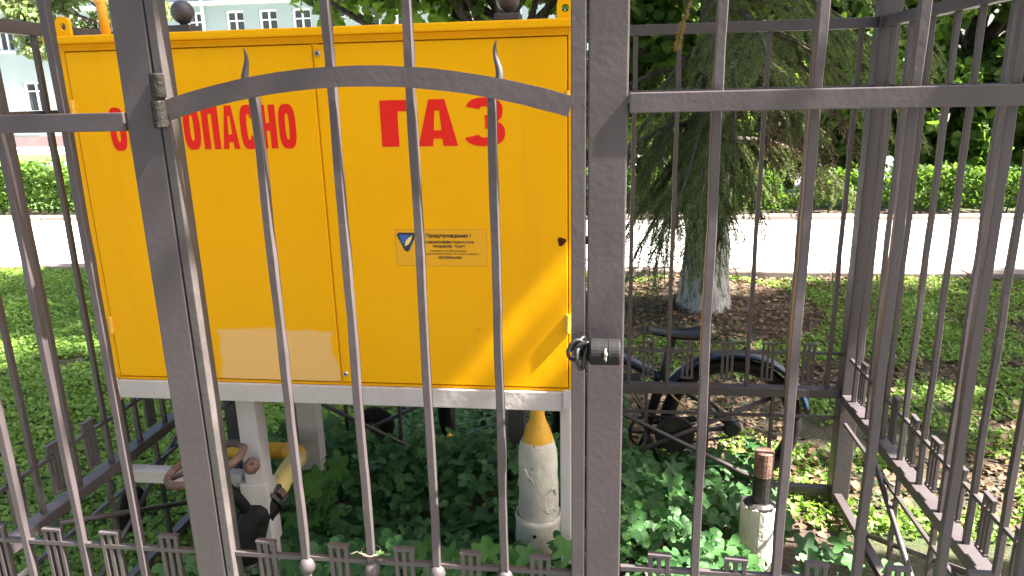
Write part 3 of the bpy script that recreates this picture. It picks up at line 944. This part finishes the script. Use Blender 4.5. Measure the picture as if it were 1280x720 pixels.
RW, FW = (.488, .252), (-.398, .252)
wheel(*RW, .264); wheel(*FW, .262)
fender(*RW, .288, R(14), R(150)); fender(*FW, .286, R(20), R(165))
def ftube(name, pts, r, m='blue'):
    return MB().tube([(x, BY + (y if len(p) == 3 else 0), z) for p in pts for x, y, z in [(p[0], p[1] if len(p) == 3 else 0, p[-1])]], r, 12).build(name, m, bk, smooth=True)
ftube('frame', [(-.30, .645), (-.2, .615), (.0, .545), (.12, .485), (.215, .430)], .021)
ftube('seat_tube', [(.255, .56), (.232, .45), (.175, .225)], .0185, 'iron')
ftube('seat_post', [(.270, .615), (.250, .53)], .0135, 'iron')
ftube('head_tube', [(-.325, .54), (-.295, .68)], .023)
ftube('steering_stem', [(-.295, .68), (-.255, .94)], .016, 'iron')
MB().tube([(-.51, BY + .03, .965), (-.41, BY + .03, .955), (-.255, BY + .01, .935), (-.10, BY + .03, .955), (.0, BY + .03, .965)], .012, 10).build('handlebar', 'iron', bk, smooth=True)
for s in (-1, 1):
    MB().tube([(-.255 + .17 * s, BY + .03, .9565), (-.255 + .265 * s, BY + .03, .966)], .017, 10).build('grip', 'rubber', bk, smooth=True)
    ftube('fork', [(-.328, .03 * s, .53), (-.362, .042 * s, .42), (FW[0], .045 * s, FW[1])], .010, 'iron')
    ftube('chain_stay', [(.175, .03 * s, .225), (.33, .045 * s, .232), (RW[0], .048 * s, RW[1])], .009, 'iron')
    ftube('seat_stay', [(.232, .028 * s, .43), (.36, .045 * s, .36), (RW[0], .048 * s, RW[1])], .008, 'iron')
# chain set on the fence side
cs = MB().tube([(.175 + .068 * math.cos(a), BY - .055, .225 + .068 * math.sin(a)) for a in np.linspace(0, 2 * math.pi, 31)[:-1]], .0065, 6, closed=True).tube([(.113, BY - .055, .225), (.237, BY - .055, .225)], .006, 6).tube([(.175, BY - .055, .163), (.175, BY - .055, .287)], .006, 6).build('chain_ring', 'iron', bk)
MB().lathe([(0, -.012), (.024, -.012), (.034, 0), (.024, .012), (0, .012)], (RW[0], BY - .055, RW[1]), 20, 'y').build('sprocket', 'iron', bk)
for zz in (-1, 1):
    ftube('chain', [(.175, -.055, .225 + .068 * zz), (RW[0], -.055, RW[1] + .033 * zz)], .005, 'iron')
for s, a in ((-1, R(-65)), (1, R(115))):
    pz = (.175 + .155 * math.cos(a), .225 + .155 * math.sin(a))
    ftube('crank_arm', [(.175, .075 * s, .225), (pz[0], .08 * s, pz[1])], .0095, 'iron')
    MB().box(pz[0] - .045, pz[0] + .045, BY + .085 * s - (.012 if s < 0 else 0), BY + .085 * s + (.085 if s > 0 else 0), pz[1] - .012, pz[1] + .012).build('pedal', 'rubber', bk, .004)
ftube('kickstand', [(.20, .05, .24), (.14, .09, .06), (.13, .11, .0)], .008, 'iron')
ftube('cable', [(.22, -.03, .43), (.27, -.05, .37), (.34, -.06, .31), (.43, -.06, .29)], .0035, 'cable')
ftube('cable', [(-.30, -.02, .62), (-.1, -.035, .50), (.1, -.035, .40), (.16, -.03, .30)], .003, 'cable')
# saddle: lofted from nose (towards the front wheel) to tail
rings = []
for t in np.linspace(0, 1, 14):
    x = .160 + .225 * t
    w = .018 + .052 * max(0, (t - .35) / .65) ** 1.1 + .006 * t
    zt_ = .636 - .012 * math.sin(math.pi * t) + .022 * max(0, t - .55) ** 1.0
    th = .020 + .022 * t
    if t == 1: w *= .8
    ring = []
    for j in range(14):
        a = 2 * math.pi * j / 14
        cz = math.sin(a)
        ring.append((x, BY + w * math.cos(a), zt_ - th / 2 + (th / 2) * cz - (.012 * abs(math.cos(a)) ** 2 if cz > -.2 else 0)))
    rings.append(ring)
MB().ring_tube(rings).build('saddle', 'leather', bk, smooth=True)
MB().tube([(.21, BY, .614), (.28, BY - .012, .598), (.34, BY - .02, .616)], .006, 8).build('saddle_rail', 'iron', bk)

# ------------------------------------------------------------------ far building
bd = empty('building', (-18, 23, 0), 'pale turquoise rendered building with white trim behind the road', 'building')
WX0, WX1, WY, WH = -46, 3, 23.0, 8.2
wins = []
for k in range(-7, 9):
    wins.append((-19.0 + 2.55 * k, 1.18, .84, .98))
for k in range(-16, 9):
    wins.append((-11.62 + 1.35 * k if k < 0 else -11.62 + 1.10 * k, 3.15, .62, 1.0))
wins = [w for w in wins if WX0 + 1 < w[0] < WX1 - 1]
for row in (1.18, 3.15):
    rw = sorted([w for w in wins if w[1] == row])
# wall as strips round the openings so the windows sit in real recesses
wm = MB()
def strip(x0, x1, z0, z1): wm.box(x0, x1, WY, WY + .35, z0, z1)
strip(WX0, WX1, .38, 1.18)
strip(WX0, WX1, 1.18 + .98, 3.15)
strip(WX0, WX1, 4.15, WH)
for row, hh in ((1.18, .98), (3.15, 1.0)):
    rw = sorted([w for w in wins if w[1] == row])
    x = WX0
    for (cx_, z, w, h) in rw:
        strip(x, cx_ - w / 2, row, row + hh); x = cx_ + w / 2
    strip(x, WX1, row, row + hh)
wm.box(WX0, WX1, WY + .36, WY + 9, 0, WH)
wm.build('wall', 'building_wall', bd)
MB().box(WX0 - .02, WX1 + .02, WY - .06, WY + .34, 0, .379).build('plinth', 'plinth', bd)
for z, h, d in ((4.33, .12, .10), (WH - .3, .3, .25)):
    MB().box(WX0, WX1, WY - d, WY - .001, z, z + h).build('cornice', 'trim', bd)
MB().box(WX0 - .3, WX1 + .3, WY - .45, WY + 9.3, WH, WH + .35).build('roof', 'roof', bd)
for x in (-12.63, -22.2, -4.0):
    MB().tube([(x, WY - .09, .4), (x, WY - .09, WH)], .05, 10).build('downpipe', 'trim', bd, smooth=True)
for (cx_, z, w, h) in wins:
    f = MB()
    t = .06
    f.box(cx_ - w / 2, cx_ - w / 2 + t, WY + .1, WY + .16, z, z + h)
    f.box(cx_ + w / 2 - t, cx_ + w / 2, WY + .1, WY + .16, z, z + h)
    f.box(cx_ - w / 2 + t, cx_ + w / 2 - t, WY + .1, WY + .16, z, z + t)
    f.box(cx_ - w / 2 + t, cx_ + w / 2 - t, WY + .1, WY + .16, z + h - t, z + h)
    f.box(cx_ - .025, cx_ + .025, WY + .1, WY + .16, z + t, z + h - t)
    f.box(cx_ - w / 2 + t, cx_ - .025, WY + .1, WY + .16, z + h * .68, z + h * .68 + .04)
    f.box(cx_ + .025, cx_ + w / 2 - t, WY + .1, WY + .16, z + h * .68, z + h * .68 + .04)
    wf = f.build('window', 'trim', bd)
    MB().box(cx_ - w / 2 + .01, cx_ + w / 2 - .01, WY + .165, WY + .18, z + .01, z + h - .01).build('pane', 'glass', wf)
    MB().box(cx_ - w / 2 - .05, cx_ + w / 2 + .05, WY - .08, WY - .002, z - .05, z - .003).build('sill', 'trim', wf)

# ------------------------------------------------------------------ trees
def limb(mb, p0, p1, r0, r1, bend=.1, n=7, rnd=random):
    p0, p1 = Vector(p0), Vector(p1)
    L = (p1 - p0).length
    off = Vector((rnd.uniform(-1, 1), rnd.uniform(-1, 1), rnd.uniform(-.4, .4))) * bend * L
    pts, rad = [], []
    for i in range(n + 1):
        t = i / n
        pts.append(p0.lerp(p1, t) + off * math.sin(math.pi * t))
        rad.append(r0 * (1 - t) + r1 * t)
    mb.tube(pts, rad, 8)
    return pts

def crown_leaves(clumps, n, size, tmpl, rng, flat=.75):
    """clumps: (x, y, z, r). Leaves sit mostly towards the outside of each clump."""
    cl = np.array(clumps); w = cl[:, 3] ** 2; w = w / w.sum()
    idx = rng.choice(len(cl), n, p=w)
    d = rng.normal(size=(n, 3)); d /= np.linalg.norm(d, axis=1)[:, None]
    rr = rng.random(n) ** .45
    pos = cl[idx, :3] + d * (cl[idx, 3] * rr)[:, None] * np.array([1, 1, flat])
    return pos, size * rng.uniform(.65, 1.25, n)

def leafy_tree(name, label, base, height, trunk_r, clumps, nleaf, leaf, m, group=None, tilt=.75, seed=1, lean=(0, 0), gaps=False):
    rng = np.random.default_rng(seed); rnd = random.Random(seed)
    t = empty(name, base, label, 'tree', group)
    mb = MB()
    top = (base[0] + lean[0], base[1] + lean[1], height)
    tp = limb(mb, (base[0], base[1], -.1), top, trunk_r, trunk_r * .35, .03, 10, rnd)
    for c in clumps:
        if rnd.random() < .75 and not (gaps and c[1] < 1.7):
            k = min(len(tp) - 2, max(3, int(len(tp) * min(.85, max(.3, (c[2] - .8) / height)))))
            limb(mb, tp[k], c[:3], trunk_r * .28, .012, .12, 7, rnd)
    mb.build('trunk', 'bark', t, smooth=True)
    pos, s = crown_leaves(clumps, nleaf, leaf, LEAF_OVATE, rng)
    keep = pos[:, 2] > .15
    V, F = scatter(pos[keep], s[keep], LEAF_ROUND, (0, -.25, .85), tilt, None, rng)
    if gaps:
        # an opening low in the crown edge, through which a little sun reaches the cabinet door
        c = V.reshape(-1, len(LEAF_ROUND[0]), 3).mean(1)
        hn = c[:, 0] * -math.sin(SUN_AZ) + c[:, 1] * math.cos(SUN_AZ)
        hh_ = c[:, 0] * math.cos(SUN_AZ) + c[:, 1] * math.sin(SUN_AZ)
        za = c[:, 2] - (hh_ + .34) * math.tan(SUN_EL)
        lo = 1.683 - .035 * np.exp(-((za - .80) / .06) ** 2) - .015 * np.exp(-((za - 1.0) / .08) ** 2)
        kf = ~((hn > lo) & (hn < 2.02) & (za > .64) & (za < 1.06)) | (rng.random(len(c)) < .045)
        V = V.reshape(-1, len(LEAF_ROUND[0]), 3)[kf].reshape(-1, 3)
        F = F[:2 * kf.sum()]
    npmesh('crown', V, F, m, t)
    return t

def low_clumps(x0, x1, seed):
    rnd = random.Random(seed)
    return [(rnd.uniform(x0, x1), rnd.uniform(9.35, 10.3), rnd.uniform(.35, 1.9), rnd.uniform(.22, .42)) for _ in range(int((x1 - x0) * 13))]

def clump_cloud(c, r, n, cr, seed, zmin=None):
    rnd = random.Random(seed); out = []
    while len(out) < n:
        p = [rnd.uniform(-1, 1) for _ in range(3)]
        if sum(a * a for a in p) > 1: continue
        q = (c[0] + p[0] * r[0], c[1] + p[1] * r[1], c[2] + p[2] * r[2], rnd.uniform(.6, 1.2) * cr)
        if zmin and q[2] < zmin: continue
        out.append(q)
    return out

LG = 'broadleaf trees beyond the path'
near = clump_cloud((-.75, 5.35, 3.3), (1.35, .45, 1.3), 44, .42, 21, 2.15)
near += [(-2.25 + .2 * k + random.uniform(-.05, .05), 5.3 + random.uniform(-.25, .25), 2.2 + random.uniform(-.02, .2), .30) for k in range(12)]
near += [(.15, 5.2, 2.0, .34), (.32, 5.35, 1.75, .34), (.5, 5.3, 2.15, .36), (.28, 5.5, 2.4, .36), (.1, 5.5, 1.55, .30), (.62, 5.45, 1.85, .28), (.05, 5.3, 2.6, .4), (.55, 5.6, 2.7, .4), (.35, 5.45, 1.4, .26), (.02, 5.45, 1.25, .24)]
leafy_tree('broadleaf_tree', 'dark leafy tree directly behind the cabinet, its leaves showing above the lid', (-.62, 5.35, 0), 4.0, .12,
           near, 19000, .088, 'linden', seed=21)
leafy_tree('broadleaf_tree', 'dark leafy tree just right of the gate post, behind the spruce', (1.3, 9.9, 0), 4.6, .18,
           clump_cloud((1.3, 9.9, 2.6), (2.0, .9, 2.2), 70, .48, 22, .7) + low_clumps(-.6, 2.9, 5), 38000, .115, 'linden', LG, seed=22)
leafy_tree('broadleaf_tree', 'leafy tree with low branches over the path, right of the spruce', (4.6, 10.4, 0), 4.8, .17,
           clump_cloud((4.5, 10.2, 2.5), (2.1, .9, 2.2), 70, .46, 23, .7) + low_clumps(2.7, 6.2, 6), 38000, .115, 'linden', LG, seed=23)
leafy_tree('broadleaf_tree', 'rightmost leafy tree beyond the path, at the right edge', (8.2, 11.0, 0), 5, .18,
           clump_cloud((8.0, 10.6, 2.6), (2.3, 1.0, 2.3), 66, .50, 24, .7) + low_clumps(6.0, 10, 7), 34000, .12, 'linden', LG, seed=24)
leafy_tree('pale_tree', 'pale sunlit tree in front of the turquoise building at upper left', (-9.6, 14.2, 0), 4.2, .12,
           clump_cloud((-10.3, 14.0, 3.5), (2.1, 1.2, 1.7), 44, .40, 31, 1.9), 14000, .10, 'pale_tree', seed=31)
SG = 'trees shading the enclosure'
leafy_tree('shade_tree', 'tall broadleaf tree standing right of the enclosure, outside the picture', (3.9, 2.1, 0), 6.4, .15,
           clump_cloud((3.2, 2.4, 6.1), (1.2, 1.2, 1.7), 50, .48, 41) + [(3.2 + random.uniform(-.3, .3), 1.40 + random.uniform(-.04, .12), 4.5 + k * .21, .36) for k in range(16)], 19000, .11, 'linden', SG, seed=41, lean=(-.5, -.2), gaps=True)
leafy_tree('shade_tree', 'second, taller broadleaf tree farther right on the lawn, outside the picture', (6.6, 3.7, 0), 13.0, .22,
           clump_cloud((6.4, 3.6, 9.2), (1.4, 1.35, 5.2), 95, .50, 42), 9000, .13, 'linden', SG, seed=42)
leafy_tree('shade_tree', 'third broadleaf tree near the path on the far right, outside the picture', (8.9, 4.7, 0), 7.5, .18,
           clump_cloud((8.6, 4.3, 6.4), (1.3, 1.25, 2.4), 44, .48, 43), 8000, .12, 'linden', SG, seed=43)

for k, (bx_, by_, words) in enumerate(((-4.2, -4.6, 'left of the photographer'), (.2, -5.6, 'behind the photographer'), (4.4, -4.8, 'right of the photographer'))):  # unseen trees added to keep sky light off the camera-facing sides
    leafy_tree('sky_blocking_tree', 'added broadleaf tree blocking sky light, standing ' + words + ', outside the picture', (bx_, by_, 0), 5.5, .17,
               clump_cloud((bx_, by_, 4.6), (2.1, 1.4, 2.9), 46, .75, 91 + k), 5200, .21, 'linden', 'added trees blocking sky behind the photographer', seed=91 + k)

# spruce with whitewashed trunk
def spruce():
    rng = np.random.default_rng(5); rnd = random.Random(5)
    bx_, by_ = .71, 5.06
    t = empty('spruce_tree', (bx_, by_, 0), 'spruce with whitewashed trunk and drooping branches on the right lawn', 'tree')
    mb = MB(); rings = []
    for i in range(26):
        z = -.1 + 8.2 * (i / 25) ** 1.5
        r = .157 * (1 - z / 9) + .045 * math.exp(-max(z, 0) / .12)
        rings.append([(bx_ + r * (1 + .07 * math.sin(3 * a + z) + rnd.uniform(-.03, .03)) * math.cos(a), by_ + r * (1 + .07 * math.sin(3 * a + z) + rnd.uniform(-.03, .03)) * math.sin(a), z) for a in np.linspace(0, 2 * math.pi, 23)[:-1]])
    mb.ring_tube(rings); mb.build('trunk', 'spruce_bark', t, smooth=True)
    live_p, live_d, dead_p, dead_d = [], [], [], []
    bm_ = MB()
    specs = []
    for k in range(60):
        z = 1.15 + 5.2 * (k / 60) ** 1.1
        specs.append((z, rnd.uniform(0, 2 * math.pi), (1.75 - .2 * z) * rnd.uniform(.6, 1.05) + .15, rnd.uniform(.30, .62), 'live'))
    # boughs that hang in view of the path
    specs += [(1.0, R(205), .55, .85, 'live'), (1.05, R(225), .6, .9, 'live'), (.95, R(245), .5, .85, 'live'), (1.1, R(190), .6, .8, 'live'), (1.15, R(235), .7, .8, 'live'), (.95, R(275), .42, .85, 'live'), (1.05, R(262), .5, .9, 'live'), (1.2, R(300), .5, .8, 'live'), (1.6, R(225), .7, .8, 'live'), (1.2, R(215), .5, .7, 'live'), (1.95, R(240), .8, .75, 'live'), (1.9, R(270), .9, .7, 'live'), (2.0, R(290), .8, .6, 'live'), (2.4, R(320), 1.2, .45, 'live'), (2.3, R(260), 1.1, .6, 'live'), (1.45, R(205), .62, .85, 'live'), (1.35, R(235), .50, .95, 'live'), (1.55, R(255), .6, .9, 'live'), (1.30, R(190), .55, .75, 'live'), (1.30, R(285), .42, .9, 'live'),
              (1.75, R(215), .75, .85, 'live'), (1.85, R(330), .95, .45, 'live'), (1.7, R(310), .8, .5, 'live'), (2.1, R(345), 1.05, .42, 'live'), (2.2, R(300), 1.1, .45, 'live'),
              (1.75, R(335), .70, .70, 'dead'), (1.65, R(318), .72, .72, 'dead'), (1.55, R(350), .62, .72, 'dead'), (1.85, R(325), .85, .6, 'dead'), (1.5, R(305), .55, .7, 'dead')]
    specs = [q for q in specs if not (R(110) < q[1] < R(250) and q[0] > 1.9)]
    for z, a, L, droop, kind in specs:
        dx, dy = math.cos(a), math.sin(a)
        pts = []
        for i in range(11):
            s = i / 10
            pts.append(Vector((bx_ + dx * L * s + .03 * math.sin(5 * s + a), by_ + dy * L * s, z + .10 * L * s - droop * L * 1.25 * s ** 1.8)))
        bm_.tube(pts, [.016 * (1 - s / 11) + .002 for s in range(11)], 6)
        for i in range(2, 11):
            for q in range(5):
                p = pts[i - 1].lerp(pts[i], rnd.random())
                side = rnd.choice((-1, 1))
                d = Vector((dx * .45 - dy * side * .7 * rnd.random(), dy * .45 + dx * side * .7 * rnd.random(), -.25 - .75 * droop * rnd.uniform(.3, 1.3)))
                d.normalize()
                tl = rnd.uniform(.12, .34) * (1.2 if kind == 'dead' else 1)
                tw = [p + d * tl * v + Vector((0, 0, -.06 * v * v * tl / .2)) for v in (0, .35, .7, 1)]
                bm_.tube(tw, [.0032, .0026, .002, .001], 4, cap=False)
                nn = int(tl * (620 if kind == 'live' else 80))
                tt = np.array([rnd.random() for _ in range(nn)])
                A = np.array([tuple(w_) for w_ in tw])
                seg = np.minimum((tt * 3).astype(int), 2); fr_ = tt * 3 - seg
                pp = A[seg] * (1 - fr_)[:, None] + A[seg + 1] * fr_[:, None]
                dd = np.array(d)[None, :] * .62 + rng.normal(size=(nn, 3)) * np.array([.6, .6, .3])
                (live_p if kind == 'live' else dead_p).append(pp)
                (live_d if kind == 'live' else dead_d).append(dd)
    # the long thin bough that reaches over the enclosure and ends in a hanging twig
    tw = [Vector((bx_, by_, 3.1)), Vector((.55, 4.1, 3.0)), Vector((.38, 3.1, 2.7)), Vector((.27, 2.45, 2.25)), Vector((.245, 2.22, 1.95)), Vector((.236, 2.2, 1.74)), Vector((.212, 2.2, 1.665)), Vector((.198, 2.2, 1.61))]
    bm_.tube(tw, [.02, .015, .010, .006, .004, .0028, .0022, .0012], 6)
    bm_.build('branches', 'bark', t, smooth=True)
    for nm, P_, D_, sz, m in (('foliage', live_p, live_d, .027, 'needle'), ('dry_twigs', dead_p, dead_d, .05, 'dead_needle')):
        P_ = np.concatenate(P_); D_ = np.concatenate(D_)
        V, F = scatter(P_, sz * rng.uniform(.7, 1.2, len(P_)), NEEDLE, (0, 0, 1), 1.0, D_, rng)
        npmesh(nm, V, F, m, t)
    A = np.array([tuple(p) for p in tw[4:]])
    n = 420; tt = rng.random(n) ** .55 * (len(A) - 1.001); sg = tt.astype(int); fr_ = tt - sg
    pp = A[sg] * (1 - fr_)[:, None] + A[sg + 1] * fr_[:, None]
    dd = np.array([-.15, 0, -.8])[None, :] + rng.normal(size=(n, 3)) * .5
    V, F = scatter(pp, .016 * rng.uniform(.7, 1.3, n), NEEDLE, (0, 0, 1), 1.0, dd, rng)
    npmesh('hanging_twig', V, F, 'twig_needle', t)
spruce()

# hedge beyond the path
def hedge(name, label, x0, x1, y0, y1, h, n, seed, gap=.2, m='hedge'):
    rng = np.random.default_rng(seed)
    t = empty(name, ((x0 + x1) / 2, (y0 + y1) / 2, 0), label, 'hedge', 'hedges along the far side of the path')
    mb = MB(); rnd = random.Random(seed)
    for k in range(int((x1 - x0) * 5)):
        x = rnd.uniform(x0 + .05, x1 - .05); y = rnd.uniform(y0 + .15, y1 - .15)
        mb.tube([(x, y, -.02), (x + rnd.uniform(-.06, .06), y + rnd.uniform(-.05, .05), h * .45), (x + rnd.uniform(-.15, .15), y + rnd.uniform(-.1, .1), h * .9)], [.010, .007, .003], 5)
    mb.build('stems', 'bark', t)['kind'] = 'stuff'
    x = rng.uniform(x0, x1, n); u = rng.random(n)
    top = h * (1 + .16 * (vnoise(x, x * 0, 1.6, seed) - .5) + .10 * (vnoise(x, x * 0, 6, seed + 1) - .5))
    z = .10 + (top - .10) * rng.random(n) ** .75
    face = rng.random(n)
    y = np.where(face < .5, y0 + np.abs(rng.normal(size=n)) * .10, rng.uniform(y0, y1, n))
    bulge = .10 * (vnoise(x, z, 3.2, seed + 3) - .5)
    y = y + bulge
    kp = vnoise(x, z, 2.3, seed + 7) + .4 * vnoise(x, z, 7, seed + 8) > gap
    x, y, z = x[kp], y[kp], z[kp]; n = len(x)
    P_ = np.stack([x, y, z], 1)
    V, F = scatter(P_, rng.uniform(.035, .07, n), LEAF_OVATE, (0, -.4, .7), .7, None, rng)
    npmesh('foliage', V, F, m, t)
hedge('hedge', 'clipped green hedge beyond the path on the left', -12, -3.2, 8.62, 9.45, .68, 26000, 51)
hedge('hedge', 'clipped green hedge beyond the path on the right', -.6, 11.5, 8.62, 9.2, .56, 24000, 52, .42, 'linden')  # darker linden leaf colour stands in for tree shade on this hedge

# ------------------------------------------------------------------ lawn, leaf litter and plants
def area_points(n, x0, x1, y0, y1, power=1.0):
    x = RNG.uniform(x0, x1, n); y = y0 + (y1 - y0) * RNG.random(n) ** power
    return x, y
def in_box(x, y):
    return (x > -1.3) & (x < .75) & (y > 1.2) & (y < 2.35)
# lawn on the left: dense creeping leaves
x, y = area_points(290000, -7.4, -.55, 1.0, 5.84, 1.25)
k = ~in_box(x, y) & (vnoise(x, y, 2.2, 3) + .35 * vnoise(x, y, 9, 4) > .16)
x, y = x[k], y[k]
hh = .05 * vnoise(x, y, 3.0, 8) + .03 * vnoise(x, y, 14, 9)
P_ = np.stack([x, y, .008 + hh * RNG.random(len(x))], 1)
V, F = scatter(P_, RNG.uniform(.014, .032, len(x)), LEAF_SMALL, (0, -.15, .9), .42)
tag(npmesh('lawn', V, F, 'lawn'), 'thick green creeping lawn on the left of the cabinet', 'lawn', kind='stuff')
# patchy lawn on the right
x, y = area_points(150000, -.55, 6.5, 2.3, 5.84, 1.1)
d = np.hypot(x - .72, (y - 5.0) * .9)
dens = vnoise(x, y, 1.5, 13) * .7 + vnoise(x, y, 5, 14) * .35 + .28 * np.clip((x - 1.5) / 2.5, -1, 1) + .10 * (y > 4.0) * (x > 1.3)
k = (dens > .47) & (d > .75)
x, y = x[k], y[k]
P_ = np.stack([x, y, .008 + .05 * RNG.random(len(x)) * vnoise(x, y, 4, 15)], 1)
V, F = scatter(P_, RNG.uniform(.012, .030, len(x)), LEAF_SMALL, (0, -.15, .9), .45)
tag(npmesh('lawn', V, F, 'lawn'), 'patchy green lawn under the trees on the right', 'lawn', kind='stuff')
# dead leaves
x, y = area_points(42000, -.9, 6.5, 1.6, 5.86)
k = vnoise(x, y, 1.9, 23) + .5 * np.exp(-((x - .8) ** 2 + (y - 4.6) ** 2) / 1.2) + .3 * (y > 5.4) > .38
x, y = x[k], y[k]
P_ = np.stack([x, y, .006 + .022 * RNG.random(len(x))], 1)
V, F = scatter(P_, RNG.uniform(.016, .042, len(x)), LEAF_OVATE, (0, 0, 1), .35)
tag(npmesh('leaf_litter', V, F, 'litter'), 'brown dead leaves scattered on the soil under the spruce', 'leaf litter', kind='stuff')

# leafy ground cover inside the enclosure
def cover(n, x0, x1, y0, y1, seed):
    rng = np.random.default_rng(seed)
    x = rng.uniform(x0, x1, n); y = rng.uniform(y0, y1, n)
    hill = .10 + .22 * vnoise(x, y, 3.0, seed) * (1 - .5 * np.clip((x - .1) / .4, 0, 1))
    bare = vnoise(x, y, 3.4, seed + 5)
    k = (bare > .27) & (np.hypot(x + .193, y - 2.0) > .10) & (np.hypot(x - .487, y - 2.05) > .085)
    x, y, hill = x[k], y[k], hill[k]
    z = hill * (.35 + .65 * rng.random(len(x)) ** .6)
    return np.stack([x, y, z], 1), rng
P_, rg = cover(3400, -1.25, .62, 1.38, 2.62, 61)
V, F = scatter(P_, rg.uniform(.035, .075, len(P_)), LEAF_TRI, (.0, -.35, .8), .35, None, rg)
gc = npmesh('ground_cover', V, F, 'plant')
tag(gc, 'dark green leafy ground cover growing under the cabinet inside the fence', 'ground cover', kind='stuff')
P2, rg = cover(2600, -.95, .1, 2.55, 3.3, 62)
P2[:, 2] *= .5
V, F = scatter(P2, rg.uniform(.03, .06, len(P2)), LEAF_TRI, (0, -.2, .9), .35, None, rg)
tag(npmesh('ground_cover', V, F, 'plant'), 'low leafy ground cover growing behind the back fence', 'ground cover', kind='stuff')

def plant(label, x, y, n, h, leaf, m, seed, flower=0, spreadr=.13):
    rng = np.random.default_rng(seed); rnd = random.Random(seed)
    t = empty('leafy_plant', (x, y, 0), label, 'plant', 'young plants inside the enclosure')
    mb = MB(); tips = []
    for k in range(n):
        a = rnd.uniform(0, 2 * math.pi); r = spreadr * math.sqrt(rnd.random())
        tip = (x + r * math.cos(a), y + r * math.sin(a), h * rnd.uniform(.55, 1))
        mb.tube([(x + rnd.uniform(-.01, .01), y + rnd.uniform(-.01, .01), -.01), ((x * 2 + tip[0]) / 3, (y * 2 + tip[1]) / 3, tip[2] * .6), tip], [.0028, .0022, .0014], 5)
        tips.append(tip)
    mb.build('stems', m, t)
    P_ = np.array(tips)
    V, F = scatter(P_, leaf * rng.uniform(.75, 1.2, n), LEAF_LOBED, (0, -.45, .7), .22, None, rng)
    npmesh('leaves', V, F, m, t)
    for k in range(flower):
        c = tips[k]
        mb = MB()
        for j in range(4):
            a = j * math.pi / 2 + .3
            mb.tube([(c[0], c[1], c[2] + .02), (c[0] + .011 * math.cos(a), c[1] + .011 * math.sin(a), c[2] + .024)], [.003, .005], 5)
        mb.build('flower', 'flower', t)
plant('bright young plant with big lobed leaves at the foot of the white riser pipe', -.20, 1.66, 12, .31, .085, 'bright_plant', 71)
plant('leafy plant rising beside the rear cabinet leg', -.93, 2.0, 16, .30, .075, 'bright_plant', 72)
plant('bright lobed plant left of the rusty pipe stub', .33, 1.95, 16, .16, .075, 'bright_plant', 73)
plant('plant with small yellow flowers at the right corner post', .66, 1.9, 18, .16, .07, 'plant', 74, 2, .16)
plant('leafy plant behind the front rail left of the pipe stub', .22, 1.75, 12, .14, .08, 'bright_plant', 75)
plant('leafy plant between the gate bars and the white riser', -.42, 1.72, 14, .24, .075, 'bright_plant', 76)
plant('low leafy plant by the latch post, beside the back fence', .12, 2.3, 16, .22, .07, 'plant', 77, 0, .15)
plant('leafy plant with yellow flowers below the middle of the cabinet', -.62, 2.35, 16, .30, .055, 'plant', 78, 3, .15)
